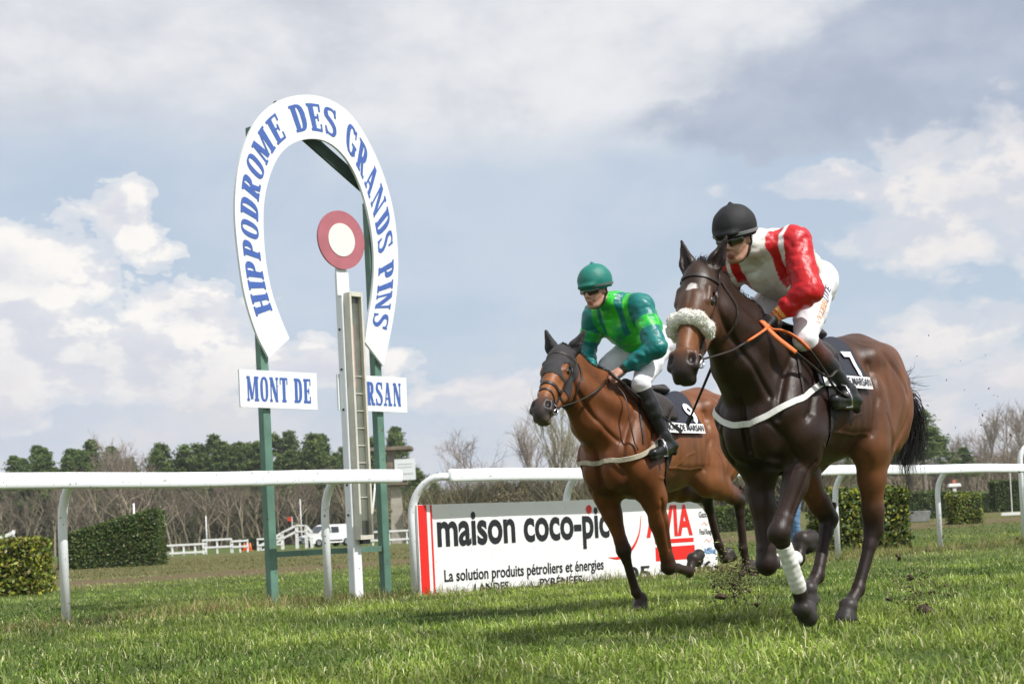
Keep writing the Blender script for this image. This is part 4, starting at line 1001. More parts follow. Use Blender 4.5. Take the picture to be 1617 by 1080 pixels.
def fist(B, wr, hd, pn, s, col, r=1.0):
    """palm towards hd, knuckles in a row across; pn = direction the fingers curl to; s = +1 thumb on the left side of the row"""
    f = unit(hd-wr); pn = unit(pn-f*(np.array(pn)@f)); ac = np.cross(f, pn)*s; k = wr+f*.072
    B.rc(wr, wr+f*.03, .025, .027, .02, col, (pn, .75)); B.rc(wr+f*.03+ac*.012, k+ac*.026, .024, .021, .02, col, (pn, .72)); B.rc(wr+f*.03-ac*.012, k-ac*.026, .024, .019, .02, col, (pn, .72))
    for i, o in enumerate((-.031, -.0105, .0105, .031)):
        L = (.85, 1.0, 1.08, .98)[i]; b = k+ac*o+f*(-.006 if i in (0, 3) else 0); p1 = b+f*.030*L+pn*.014; p2 = p1+pn*.027*L-f*.004; p3 = p2-f*.022*L+pn*.002
        B.chain([b, p1, p2, p3], [.0105*r, .0098*r, .0092*r, .0080*r], .004, col)
    t0 = wr+f*.026+ac*.028; t1 = t0+f*.030+pn*.026+ac*.006; t2 = t1+f*.026+pn*.014-ac*.012; B.chain([t0, t1, t2], [.0155*r, .012*r, .0095*r], .006, col)
def jockey(J, loc, label, group):
    root = empty('person', (loc[0], loc[1], 1.1), HRZ, label, 'jockey', group); SH = (0, 0, -1.1)
    def put(o): o.location = tuple(np.array(o.location)+A3(*SH)); return o
    g = lambda k: A3(*J[k]); c = g('head'); nk = g('neck')
    y = math.radians(J['hyaw']); t = math.radians(J['htilt']); f = A3(math.cos(y)*math.cos(t), math.sin(y)*math.cos(t), -math.sin(t)); s = A3(-math.sin(y), math.cos(y), 0); u = np.cross(f, s)
    ro = math.radians(J.get('hroll', 0)); s, u = s*math.cos(ro)+u*math.sin(ro), u*math.cos(ro)-s*math.sin(ro)
    # the person: one continuous body under the clothes
    B = Body(); face_head(B, c, f, u, s)
    B.rc(nk, c-f*.015-u*.05, .050, .050, .03, SKIN)
    limbs = {}
    for q, L in ((1, 'L'), (-1, 'R')):
        sh, eb, wr, hd, hp, kn, an, he, to = [g(k+L) for k in ('sh', 'el', 'wr', 'hd', 'hp', 'kn', 'an', 'he', 'to')]
        limbs[L] = (sh, eb, wr, hd, hp, kn, an, he, to)
        B.rc(nk-A3(0, 0, .03), sh-A3(0, 0, .02), .036, .040, .03, SKIN); B.chain([sh, eb], [.042, .036], .03, SKIN); B.rc(eb, wr, .038, .024, .02, SKIN)
        fist(B, wr, hd, J['curl'+L], -q, J['hand'])
        B.chain([hp, kn, an], [.085, .050, .030], .03, SKIN)
    pel = (limbs['L'][4]+limbs['R'][4])/2; ch = g('chest')
    B.rc(pel, ch, .12, .13, .05, SKIN, (A3(0, 1, 0), 1.2)); B.rc(ch, nk-A3(0, 0, .02), .10, .040, .05, SKIN)
    put(body_obj('body', B, .0065, mat('skin', SKIN, .5, .10, 40, .1, 120, attr='Col', sub=0), root, tau=.004))
    # breeches
    P = Body(); k = .05; w = (.62, .62, .64)
    P.rc(limbs['L'][4], limbs['R'][4], .128, .128, k, w); P.rc(pel, pel+(ch-pel)*.35, .135, .125, k, w)
    for L in 'LR':
        sh, eb, wr, hd, hp, kn, an, he, to = limbs[L]; P.rc(hp, hp+(kn-hp)*.5, .115, .094, .04, w); P.rc(hp+(kn-hp)*.5, kn, .094, .062, .03, w); P.rc(kn, kn+(an-kn)*.22, .062, .052, .02, w)
    P.post = lambda X, D: D+vnoise(X*A3(1, 1, 1.8), 14, 9)*.003-(np.abs(vnoise(X*A3(1, 1, 1.6), 15, 31))**.6)*.006+.003+vnoise(X, 34, 4)*.0016
    pm = mat('white_breeches', (.74, .74, .77), .62, .05, 10, .15, 90); br = put(body_obj('breeches', P, .0085, pm, root, False))
    # jacket
    K = Body(); jc = J['jcol']; a0 = pel+(ch-pel)*.25
    K.rc(a0, ch, .158, .178, .05, jc['body'], (A3(0, 1, 0), 1.15)); K.rc(ch, nk-unit(nk-ch)*.03, .168, .080, .06, jc['body'], (A3(0, 1, 0), 1.25))
    K.rc(ch+A3(-.10, 0, -.03), ch+A3(.05, 0, -.07), .13, .11, .05, jc['body']); K.rc(nk-unit(c-nk)*.03, nk+(c-f*.02-u*.07-nk)*.62, .076, .064, .025, jc['neck'])
    for L in 'LR':
        sh, eb, wr, hd = limbs[L][:4]; K.rc(nk-A3(.04, 0, .02), sh, .070, .078, .05, jc['body']); K.rc(ch+(sh-ch)*.6, sh, .10, .075, .05, jc['body'])
        K.rc(sh, eb, .088, .074, .04, jc['sleeve']); K.rc(eb, eb+(wr-eb)*.6, .074, .058, .03, jc['sleeve']); K.rc(eb+(wr-eb)*.6, wr, .056, .036, .015, jc['sleeve'])
    def wr_(X, D):
        r = D+vnoise(X*A3(1, 1, 1), 11, 2)*.005-(np.abs(vnoise(X*A3(1, .8, 1.5), 13, 21))**.6)*.009-(np.abs(vnoise(X*A3(1.3, 1, .7), 26, 22))**.7)*.0045+.006
        for L in 'LR':      # creases across the sleeves
            sh, eb, wr = limbs[L][:3]
            for p, q in ((sh, eb), (eb, wr)):
                ax = unit(q-p); tt = (X-p)@ax; rad = np.linalg.norm((X-p)-np.multiply.outer(tt, ax), axis=-1); ln = np.linalg.norm(q-p)
                m_ = np.exp(-(np.clip(rad-.06, 0, 1)/.03)**2)*(tt > -.02)*(tt < ln+.02)*np.clip(.55+vnoise(X, 8, 16), 0, 1.3); r = r+m_*np.sin((tt+vnoise(X, 7, 6)*.07)*2*math.pi/.058)*.0034
        ax = unit(ch-pel); tt = (X-pel)@ax; r = r+np.exp(-((tt-.12)/.1)**2)*np.sin((tt+vnoise(X, 7, 8)*.05)*2*math.pi/.07)*.004
        return r
    K.post = wr_
    jm = mat('silk', (.5, .5, .5), J.get('rough', .36), .08, 12, .3, 60, attr='Col', sheen=.0, spec=.45)
    jk = put(body_obj('jacket', K, .0075, jm, root, tau=.006, colfn=lambda V, C: J['paint'](V, C, limbs, nk, ch, pel)))
    # boots
    for L in 'LR':
        sh, eb, wr, hd, hp, kn, an, he, to = limbs[L]; Q = Body(); d = unit(an-kn); bt = J['bootcol']; top = kn+d*.055
        Q.rc(top, top+d*.10, .060, .060, .02, J['boottop']); Q.rc(top+d*.10, kn+(an-kn)*.55, .060, .058, .02, bt); Q.rc(kn+(an-kn)*.55, an, .057, .040, .02, bt)
        bh = unit(he-to); Q.rc(an, he+A3(0, 0, .028), .042, .034, .02, bt); Q.rc(he+A3(0, 0, .03), to+A3(0, 0, .03), .034, .032, .02, bt, (A3(0, 1, 0), 1.1)); Q.rc(an, (he+to)/2+A3(0, 0, .04), .040, .036, .03, bt)
        Q.rc(he+bh*.01-A3(0, 0, .004), he+bh*.012-A3(0, 0, .018), .024, .024, .006, (.01, .01, .01)); Q.rc(he-A3(0, 0, .002), to, .020, .022, .006, (.01, .01, .01), (A3(0, 1, 0), 1.3))
        Q.post = lambda X, D: D+vnoise(X*A3(1, 1, 2.5), 16, 5)*.0022
        put(body_obj('boot', Q, .0075, mat('boot_leather', bt, .34, .15, 30, .12, 90, attr='Col', spec=.5), root, tau=.004))
    # helmet with its silk, rim band, peak and button
    H = lambda x, y_, z: c+f*x+s*y_+u*z; R = np.stack([f, s, u]); hc = J['helmet']; E = Body()
    E.el(H(-.010, 0, .048), (.134, .116, .122), .02, hc, R); E.rc(H(-.015, .0, .165), H(-.015, 0, .172), .015, .012, .012, hc)
    E.rc(H(.108, .035, .030), H(.108, -.035, .030), .022, .022, .03, hc, (u, .5)); E.el(H(-.01, 0, -.112), (.30, .30, .110), .006, None, R, op='s'); E.el(H(-.005, 0, -.02), (.103, .083, .10), .004, None, R, op='s')
    E.post = lambda X, D: D+vnoise(X, 22, 3)*.0022
    hm = put(body_obj('helmet', E, .006, mat('helmet_silk', hc, J.get('hrough', .7), .12, 30, .3, 120), root, False))
    E2 = Body(); E2.el(H(-.010, 0, .048), (.134, .116, .122), .02, hc, R)
    pts = [H(-.01+.14*math.cos(a_), .12*math.sin(a_), .016+.006*math.cos(a_)) for a_ in np.linspace(0, 2*math.pi, 25)[:-1]]
    rb = strap(E2, pts, .017, .003, .003, 2, closed=True).build('rim_band', mat('grey_elastic', J['band'], .5, .1, 50), hm); rb.location = (0, 0, 0)
    F_ = Body(); face_head(F_, c, f, u, s)
    cs = strap(F_, [H(-.01, .085, .0), H(.005, .075, -.06), H(.035, .045, -.11), H(.05, 0, -.135), H(.035, -.045, -.11), H(.005, -.075, -.06), H(-.01, -.085, .0)], .014, .003, .003).build('chin_strap', M_BLACK, hm)
    G = Body()
    for q in (1, -1):
        G.rc(H(.098, q*.014, -.010), H(.074, q*.058, -.008), .027, .024, .012, None, (f, .6))
    V, Qd = G.mesh(.004); go = put(link('goggles', mesh_np(V, Qd), mat('dark_lens', (.012, .010, .010), .08, spec=.8, coat=.6), root, True))
    st = strap(F_, [H(.068, .06, .0), H(.02, .09, .006), H(-.05, .08, .02)], .016, .004, .003); strap(F_, [H(.068, -.06, .0), H(.02, -.09, .006), H(-.05, -.08, .02)], .016, .004, .003, mb=st)
    st.build('strap', M_BLACK, go)
    return root, limbs, P, K, put
def stirrup(root, B, T, limbs, L, s):
    an, he, to = limbs[L][6:9]; mid = to*.62+he*.38; mb = MB(); up = A3(0, 0, 1); fw = unit(to-he); sd = A3(0, 1, 0)
    p0 = mid+A3(0, 0, -.012)
    mb.tube([p0-sd*.06, p0+sd*.06], .008, 8, flat=.6)
    mb.tube([p0-sd*.06, p0-sd*.058+up*.06+fw*.01, p0-sd*.03+up*.115+fw*.012, p0+up*.13+fw*.012, p0+sd*.03+up*.115+fw*.012, p0+sd*.058+up*.06+fw*.01, p0+sd*.06], .0055, 8)
    ob = mb.build('stirrup', M_STEEL, root, True)
    lm = MB(); q0 = over(B, .20, s*.9, T['tz'], .05); q1 = p0+up*.13+fw*.012
    P = np.array(catmull([q0, (q0+q1)/2+sd*s*.012, q1], 8)); ribbon(P, np.tile(sd*s, (len(P), 1)), .020, .005, lm); lm.build('stirrup_leather', M_LEATHER, root)
C1 = dict(body=(.024, .0105, .006), dark=(.018, .009, .007), leg=(.024, .014, .011), warm=(.150, .056, .020), flank=(.050, .021, .011), face=(.038, .020, .012),
          tan=(.12, .046, .018), muzzle=(.022, .016, .014), ear=(.020, .011, .009), gaskin=(.13, .050, .022), fore=(.034, .017, .012), hoof=(.040, .036, .034))
T1 = dict(tz=.03, hs=1.15, lw=1.25, c=C1, yaw=16, nod=55, poll=A3(1.06, -.01, 1.945), neck0=A3(.72, 0, 1.50), neck1=A3(.93, -.005, 1.70), crest0=A3(.60, 0, 1.69), crest1=A3(.88, .0, 1.85),
     dock=A3(-.88, 0, 1.36), earL=((-.76, .42, .40), (.3, .6, .5)), earR=((-.86, .42, .24), (.2, .9, .2)),
     HL=(A3(-.28, .19, 1.00), A3(-.365, .135, .52), A3(-.20, .11, .19), A3(-.065, .10, .022), A3(1, 0, 0)),
     HR=(A3(-.06, -.19, .96), A3(-.355, -.15, .60), A3(-.16, -.13, .27), A3(-.06, -.13, .12), A3(1, 0, -.4)),
     FL=(A3(.42, .165, .93), A3(.64, .13, .54), A3(.43, .11, .21), A3(.34, .10, .09), A3(.15, 0, -1)),
     FR=(A3(.38, -.135, .87), A3(.40, -.11, .37), A3(.09, -.10, .385), A3(-.04, -.10, .47), A3(-.5, 0, 1)))
C2 = dict(body=(.150, .050, .016), dark=(.06, .02, .009), leg=(.026, .013, .009), warm=(.20, .066, .019), flank=(.165, .062, .022), face=(.16, .052, .015),
          tan=(.25, .090, .028), muzzle=(.030, .024, .022), ear=(.03, .028, .03), gaskin=(.10, .036, .014), fore=(.13, .043, .014), hoof=(.035, .030, .027))
T2 = dict(tz=-.04, hs=1.10, lw=1.10, c=C2, yaw=20, nod=41, poll=A3(1.06, .0, 1.82), neck0=A3(.74, 0, 1.38), neck1=A3(.94, .005, 1.56), crest0=A3(.62, 0, 1.60), crest1=A3(.89, .0, 1.72),
     dock=A3(-.92, 0, 1.28), earL=((-.62, .55, .55), (.5, .7, .5)), earR=((-.66, .70, .30), (.5, .7, .4)),
     HL=(A3(-.30, .19, .92), A3(-.79, .13, .76), A3(-.83, .12, .40), A3(-.95, .12, .25), A3(-.3, 0, -1)),
     HR=(A3(-.28, -.19, .90), A3(-.74, -.13, .80), A3(-.87, -.13, .43), A3(-1.02, -.12, .36), A3(-.8, 0, -1)),
     FL=(A3(.34, .175, .80), A3(.14, .13, .31), A3(-.13, .11, .26), A3(-.27, .10, .35), A3(-.3, 0, 1)),
     FR=(A3(.45, -.16, .84), A3(.33, -.12, .44), A3(.215, -.12, .14), A3(.17, -.12, .01), A3(1, 0, -.1)))
O1 = (1.744, 8.656); O2 = (1.086, 10.99)
def line_dist(V, P):
    D = np.full(len(V), 9.0)
    for a, b in zip(P[:-1], P[1:]):
        ba = b-a; t = np.clip(((V-a)@ba)/(ba@ba+1e-12), 0, 1); D = np.minimum(D, np.linalg.norm(V-a-t[:, None]*ba, axis=1))
    return D
def anatomy(V, n, B, T):
    tz = T['tz']; Z = lambda x, y, z: A3(x, y, z+tz); a, nn, s_ = hframe(T); th = T['poll']+a*.12*T['hs']-nn*.10; out = V.copy()
    def line(pts, amp, w):
        P = B.snap(np.array(catmull(pts, 5)), 0.0, 8); d = line_dist(V, P); m = d < w*4; k = np.zeros(len(V)); k[m] = amp*1.5*np.exp(-(d[m]/w)**2); return n*k[:, None]
    for s in (1, -1):
        for pts, amp, w in (([Z(-.76, s*.12, 1.38), Z(-.67, s*.17, 1.16), Z(-.52, s*.20, .98)], -.012, .020), ([Z(-.30, s*.17, 1.44), Z(-.24, s*.23, 1.2), Z(-.19, s*.24, 1.04)], -.009, .020),
            ([Z(.27, s*.15, 1.50), Z(.42, s*.20, 1.24), Z(.52, s*.21, 1.08)], -.010, .018), ([Z(.47, s*.11, 1.50), Z(.61, s*.17, 1.26), Z(.66, s*.17, 1.12)], -.011, .020), ([Z(.13, s*.22, 1.38), Z(.19, s*.25, 1.15), Z(.30, s*.22, .98)], -.009, .020),
            ([Z(-.36, s*.13, 1.57), Z(-.50, s*.19, 1.43), Z(-.63, s*.2, 1.28)], -.006, .022), ([Z(.66, s*.11, 1.24), T['neck0']+A3(.08, s*.09, -.06), T['neck1']+A3(.05, s*.07, -.05), th+s_*s*.04], -.010, .016),
            ([Z(.70, s*.14, 1.10), Z(.60, s*.18, 1.02), Z(.52, s*.19, .92)], -.008, .014),
            ([Z(.44, s*.2, .98), Z(.22, s*.26, 1.03), Z(0, s*.28, 1.00), Z(-.16, s*.26, 1.03)], .004, .007), ([Z(.16, s*.28, 1.03), Z(.06, s*.28, 1.12), Z(-.04, s*.28, 1.15)], .003, .006), ([Z(-.32, s*.24, 1.16), Z(-.40, s*.23, 1.02), Z(-.37, s*.2, .86)], .0035, .007)):
            out = out+line(pts, amp, w)
    out = out+line([Z(.78, 0, 1.20), Z(.74, 0, 1.05), Z(.68, 0, .95)], -.014, .016)
    for key, s in (('FL', 1), ('FR', -1)):
        el_, kn = T[key][0], T[key][1]
        out = out+line([el_+A3(.03, s*.1, -.02), el_*.6+kn*.4+A3(.02, s*.08, 0), el_*.25+kn*.75+A3(.01, s*.06, 0)], -.008, .012)+line([el_+A3(.08, s*.02, -.03), el_*.5+kn*.5+A3(.07, 0, 0), kn+A3(.04, 0, .08)], .004, .006)
    return out
def ramp01(x, a, b): return np.clip((x-a)/(b-a), 0, 1)
def horse(T, O, kind, label):
    B = horse_body(T); root = empty('horse', (O[0], O[1], 0), HRZ, label, 'horse', 'racehorses galloping past the finish')
    a, n, s_ = hframe(T); hs = T['hs']
    V, Q = B.mesh(.009 if kind == 1 else .0095)
    C = B.paint(V, .014); L = (V-T['poll'])/hs; hx, hy, hz = L@a, L@n, L@s_
    onhead = (hx > -.05)*(hx < .7)*(hy > -.3)*(V[:, 0] > .85)
    if kind == 1:     # white star, tan muzzle band, pale tan round the eyes
        d = np.hypot((hx-.145-.5*np.abs(hz))/.022, (hz-.002)/.024)+vnoise(V, 60, 1)*.45; w = (ramp01(1.15-d, 0, .3)*(hy > -.03)*onhead)[:, None]; C = C*(1-w)+np.array((.6, .57, .54))*w
        d = np.hypot((hx-.20)/.05, (hz)/.008)+vnoise(V, 60, 2)*.3; w = (ramp01(1.2-d, 0, .5)*(hy > -.03)*onhead*.15)[:, None]; C = C*(1-w)+np.array((.5, .45, .42))*w
        w = (np.exp(-((hx-.43)/.075)**2)*ramp01(hy, -.11, -.04)*onhead*.85)[:, None]; C = C*(1-w)+np.array((.22, .085, .030))*w
        w = (ramp01(hx, .47, .54)*ramp01(.02-hy, -.05, .1)*onhead*.0)[:, None]
        w = (np.exp(-((hx-.22)/.07)**2-((np.abs(hz)-.075)/.03)**2)*onhead*.5)[:, None]; C = C*(1-w)+np.array((.13, .055, .024))*w
        w = (ramp01(-V[:, 0], -.05, .62)*ramp01(V[:, 2], .75, 1.25)*(.55+.25*vnoise(V, 3, 4)))[:, None]*(1-onhead[:, None]); C = C*(1-w)+np.array((.135, .052, .021))*w
    else:
        w = (ramp01(hx, .50, .56)*ramp01(-.06-hy, -.03, .04)*onhead*.55)[:, None]; C = C*(1-w)+np.array((.22, .17, .13))*w
        w = (np.exp(-((V[:, 0]+.05)/.28)**2-((V[:, 2]-.93)/.13)**2)*.45)[:, None]; C = C*(1-w)+np.array((.24, .115, .055))*w
    w = sum(np.exp(-((hx-.534)/.026)**2-((hy+.016)/.022)**2-((hz-q*.050)/.018)**2) for q in (1, -1))[:, None]*onhead[:, None]; C = C*(1-np.clip(w*1.4, 0, 1))+np.array((.003, .002, .002))*np.clip(w*1.4, 0, 1)
    nv = B.grad(V); C = C*(1+.16*vnoise(V, 5, 7)+.08*vnoise(V, 18, 8))[:, None]
    # veins and muscle relief, a few millimetres
    V2 = V+nv*(vnoise(V*A3(1, 1, .6), 13, 11)*.0022+vnoise(V*A3(1, 1, .45), 28, 12)*.0010)[:, None]
    V2 = anatomy(V2, nv, B, T); me = mesh_np(V2, Q); set_col(me, np.clip(C, .002, 1)); link('body', me, M_COAT, root, True)
    bit, h = tack(B, T, root, kind)
    if kind == 2:
        def hood(P):
            L = (P-T['poll'])/hs; x, y, z = L@a, L@n, L@s_
            eye = np.hypot((x-.195)/.062, (y+.040)/.052)
            m = (x < .275)*((x > -.02)+(P[:, 2] > T['poll'][2]+.015) > 0)*(y > -.10-.35*np.clip(x, 0, 1))*(P[:, 0] > .93)
            return np.where(m*((eye > 1)+(np.abs(z) < .045) > 0), 1.0, -1.0)
        shell('ear_hood', V2, Q, B, hood, .005, M_HOOD, root)
    return B, root, bit, h
r7 = np.random.default_rng(11)
def crest_hair(B, T, root, ln, dense=260):
    c = [T['poll']-A3(.02, 0, .01), T['crest1'], T['crest0'], A3(.36, 0, 1.60+T['tz'])]; cc = np.array(catmull(c, 20)); cc = B.snap(cc+A3(0, 0, .08), 0.0, 12); ps = []
    for i in range(dense):
        p = cc[r7.integers(0, len(cc))]+r7.normal(0, .006, 3); l = ln*r7.uniform(.5, 1.2)
        d = unit(A3(-.7, -.40+r7.normal(0, .12), .38+r7.normal(0, .10))); ps.append([p-d*.01, p+d*l*.35, p+d*l*.6+A3(-.3*l, -.15*l, -.15*l), p+d*l*.7+A3(-.55*l, -.3*l+r7.normal(0, .01), -.55*l)])
    hair(ps, .0022, M_HAIR, 'mane', root, seg=4)
# ---- the leading horse
B1, HR1, bit1, h1 = horse(T1, O1, 1, 'dark bay horse with white fleece noseband and white breast girth, nearer of the two')
crest_hair(B1, T1, HR1, .085, 420)
fl = []
for i in range(90):     # forelock blown up between the ears
    p = h1(.0, .0, 0)+r7.normal(0, .016, 3)-A3(0, 0, .01); d = unit(A3(-.3, r7.normal(0, .6), .8)); l = r7.uniform(.03, .075); fl.append([p, p+d*l*.6, p+d*l+A3(-.02, r7.normal(0, .01), -.005)])
hair(fl, .0018, M_HAIR, 'forelock', HR1, seg=3)
tl = []
for i in range(1050):
    q = r7.uniform(); b = A3(-.83, 0, 1.42)*(1-q)+A3(-.89, 0, 1.33)*q+r7.normal(0, .014, 3); lf = r7.normal(0, 1)
    e = A3(-1.10+r7.normal(0, .055), lf*.05, .96+r7.normal(0, .06)); m = A3(-1.08+r7.normal(0, .05), lf*.045, 1.22+r7.normal(0, .04)); tl.append([b, A3(-.99, lf*.02, 1.38)+r7.normal(0, .012, 3), m, (m+e)/2+A3(-.03+r7.normal(0, .015), 0, 0), e])
for i in range(110):
    b = A3(-.87, 0, 1.37)+r7.normal(0, .02, 3); w = r7.uniform(.08, .30); z = r7.uniform(-.15, .12); tl.append([b, b+A3(-.10, .0, .03+z*.2), b+A3(-.10-w*.6, r7.normal(0, .03), z*.7+.02), b+A3(-.10-w, r7.normal(0, .05), z+r7.uniform(0, .06))])
for i in range(30):
    b = A3(-.90, 0, 1.30)+r7.normal(0, .02, 3); tl.append([b, b+A3(-.13, 0, -.08), b+A3(-.16+r7.normal(0, .02), r7.normal(0, .02), -.3), b+A3(-.20+r7.normal(0, .04), r7.normal(0, .03), -.56+r7.normal(0, .03))])
hair(tl, .0030, M_HAIR, 'tail', HR1, seg=5)
for q, L in ((T1['FL'], 'L'), (T1['FR'], 'R')):
    kn, ft = q[1], q[2]; d = unit(ft-kn); W = Body(); W.rc(kn+d*.085, ft-d*.035, .043, .045, .01); W.post = lambda X, D, kn=kn, d=d: D+np.sin(((X-kn)@d+(X@A3(.3, .6, 0))*.3)*2*math.pi/.035)*.0010+vnoise(X, 30, 3)*.0035
    V, Q = W.mesh(.006); link('leg_bandage', mesh_np(V, Q), M_CREAMW if 'M_CREAMW' in globals() else M_WHITE, HR1, True)
# ---- the trailing horse
B2, HR2, bit2, h2 = horse(T2, O2, 2, 'reddish bay horse in dark ear hood wearing number 9, behind the darker horse')
crest_hair(B2, T2, HR2, .08, 420)
tl = []
for i in range(200):
    b = A3(-.91, 0, 1.27)+r7.normal(0, .016, 3); lf = r7.normal(0, 1); tl.append([b, b+A3(-.10, lf*.02, -.02), A3(-1.20+r7.normal(0, .04), lf*.04, 1.05+r7.normal(0, .04)), A3(-1.30+r7.normal(0, .06), lf*.06, .80+r7.normal(0, .05))])
hair(tl, .0036, M_HAIR, 'tail', HR2, seg=5)

# ---- jockeys
def arm_t(V, a, b):
    ba = b-a; t = ((V-a)@ba)/(ba@ba); r = np.linalg.norm(V-a-np.multiply.outer(np.clip(t, 0, 1), ba), axis=-1); return t, r
def step(C, m, col): C[m] = col; return C
def paint1(V, C, limbs, nk, ch, pel):
    cr = np.array((.62, .63, .58)); red = np.array((.50, .006, .010)); C = np.tile(cr, (len(V), 1)); wh = np.array((.74, .74, .72)); gold = np.array((.72, .42, .14))
    for L, q in (('L', 1), ('R', -1)):
        sh, eb, wr = limbs[L][:3]; t1, r1 = arm_t(V, sh, eb); t2, r2 = arm_t(V, eb, wr); out = (V[:, 1]*q)
        y = out/abs(sh[1]) ; fr = (V-ch)@unit(nk-ch)
        C = step(C, (y > .56)*(y < .86)*(fr > .0)*(V[:, 0] > ch[0]-.16), red)          # shoulder yoke
        C = step(C, (y >= .84)*(y < .98)*(fr > -.08)*(r1 < .14)*(t1 < .30), wh)
        sl = ((t1 > -.6)*(r1 < .125)*(y > .98)+(t2 > 0)*(r2 < .095)*(y > .45)*(V[:, 2] < sh[2]-.12)*(r2 < r1+.03)) > 0; sl = sl*((r1 < .122)+(r2 < .095) > 0)
        C = step(C, sl, red); t = t2
        C = step(C, (t > .80)*(t < .89)*(r2 < .07), gold); C = step(C, (t > .93)*(t < 1.0)*(r2 < .06), gold)
    return C
def paint2(V, C, limbs, nk, ch, pel):
    gr = np.array((.030, .50, .030)); te = np.array((.004, .16, .15)); C = np.tile(gr, (len(V), 1))
    mt = np.clip(vnoise(V, 15, 61)*1.6+.1, 0, 1)[:, None]; C = C*(1-.75*mt)+np.array((.004, .26, .12))*.75*mt; lt = np.clip(vnoise(V, 26, 62)*2-.5, 0, 1)[:, None]; C = C*(1-.6*lt)+np.array((.14, .66, .08))*.6*lt  # teal mottling, plus satin highlights put into the colour as pale green patches
    for L, q in (('L', 1), ('R', -1)):
        sh, eb, wr = limbs[L][:3]; t1, r1 = arm_t(V, sh, eb); t2, r2 = arm_t(V, eb, wr); y = V[:, 1]*q/abs(sh[1]); fr = (V-ch)@unit(nk-ch)
        C = step(C, (r1 < .125)*(t1 > -.35)*(t1 < .34)*(y > .80), te); C = step(C, (t1 > .60)*(r1 < .112)*(y > .9), te)
        C = step(C, (t2 > -.05)*(r2 < .095)*(y > .40)*(V[:, 2] < sh[2]-.16)*(r2 < r1+.04), te)
        C = step(C, (y > .36)*(y < .56)*(fr > .02), te)
        C = step(C, (t2 > .88)*(r2 < .06), np.array((.06, .09, .07)))
    return C
base = dict(hdL=None)
J1 = dict(head=(.775, .04, 2.125), neck=(.55, .02, 2.12), chest=(.33, .01, 2.04), hyaw=7, htilt=19, hroll=0, shL=(.42, .18, 2.10), shR=(.47, -.175, 2.06), elL=(.50, .305, 1.82), wrL=(.57, .135, 1.70), hdL=(.65, .07, 1.64),
     elR=(.42, -.31, 1.83), wrR=(.55, -.14, 1.73), hdR=(.63, -.07, 1.66), curlL=(-.1, -.5, -.9), curlR=(-.1, .5, -.9), hpL=(.07, .095, 1.93), hpR=(.07, -.095, 1.93), knL=(.45, .235, 1.57), knR=(.45, -.235, 1.58),
     anL=(.155, .31, 1.295), anR=(.16, -.31, 1.30), heL=(.075, .31, 1.215), heR=(.08, -.31, 1.22), toL=(.32, .32, 1.21), toR=(.32, -.32, 1.22),
     hand=(.012, .012, .014), bootcol=(.014, .014, .015), boottop=(.075, .022, .014), helmet=(.006, .006, .007), band=(.22, .22, .23), jcol=dict(body=(.6, .6, .55), neck=(.6, .6, .55), sleeve=(.6, .01, .02)), paint=paint1)
JR1, l1, P1, K1, put1 = jockey(J1, O1, 'jockey in black helmet, red and cream silks and white breeches on the dark horse', 'jockeys crouching over their horses')
J2 = dict(head=(.665, .01, 2.265), neck=(.485, .0, 2.19), chest=(.31, .0, 2.085), hyaw=2, htilt=14, shL=(.40, .19, 2.13), shR=(.44, -.18, 2.11), elL=(.45, .345, 1.83), wrL=(.57, .13, 1.69), hdL=(.65, .07, 1.635),
     elR=(.42, -.31, 1.86), wrR=(.57, -.13, 1.71), hdR=(.65, -.06, 1.66), curlL=(-.1, -.5, -.9), curlR=(-.1, .5, -.9), hpL=(.09, .095, 1.91), hpR=(.09, -.095, 1.91), knL=(.50, .235, 1.585), knR=(.50, -.235, 1.60),
     anL=(.36, .31, 1.215), anR=(.36, -.31, 1.22), heL=(.265, .31, 1.125), heR=(.27, -.31, 1.13), toL=(.51, .32, 1.07), toR=(.51, -.32, 1.08),
     hand=(.52, .28, .20), bootcol=(.014, .014, .015), boottop=(.014, .014, .015), helmet=(.003, .17, .13), band=(.10, .14, .13), hrough=.5, jcol=dict(body=(.03, .5, .03), neck=(.03, .4, .03), sleeve=(0, .16, .15)), paint=paint2)
JR2, l2, P2, K2, put2 = jockey(J2, O2, 'jockey in teal helmet and shiny green silks with bare hands on the bay horse', 'jockeys crouching over their horses')
for R_, B_, T_, l_ in ((HR1, B1, T1, l1), (HR2, B2, T2, l2)):
    for L, s in (('L', 1), ('R', -1)): stirrup(R_, B_, T_, l_, L, s)
# sponsor lettering up the near thigh
hp, kn = l1['L'][4], l1['L'][5]; ax = unit(hp-kn); o = kn+(hp-kn)*.56+A3(.018, .115, .015); nrm = unit(A3(.1, .9, .25)); ey = np.cross(nrm, ax)
t1_ = text_on(P1, 'WEBB', o-ax*.085, ax, ey, .075, mat('orange_print', (.85, .38, .16), .6), JR1, 'lettering', .003, .0, .95, .02); put1(t1_)
t2_ = text_on(P1, 'LITE', o+ax*.080, ax, ey, .075, mat('navy_print', (.03, .03, .10), .6), JR1, 'lettering', .003, .0, .95, .02); put1(t2_)
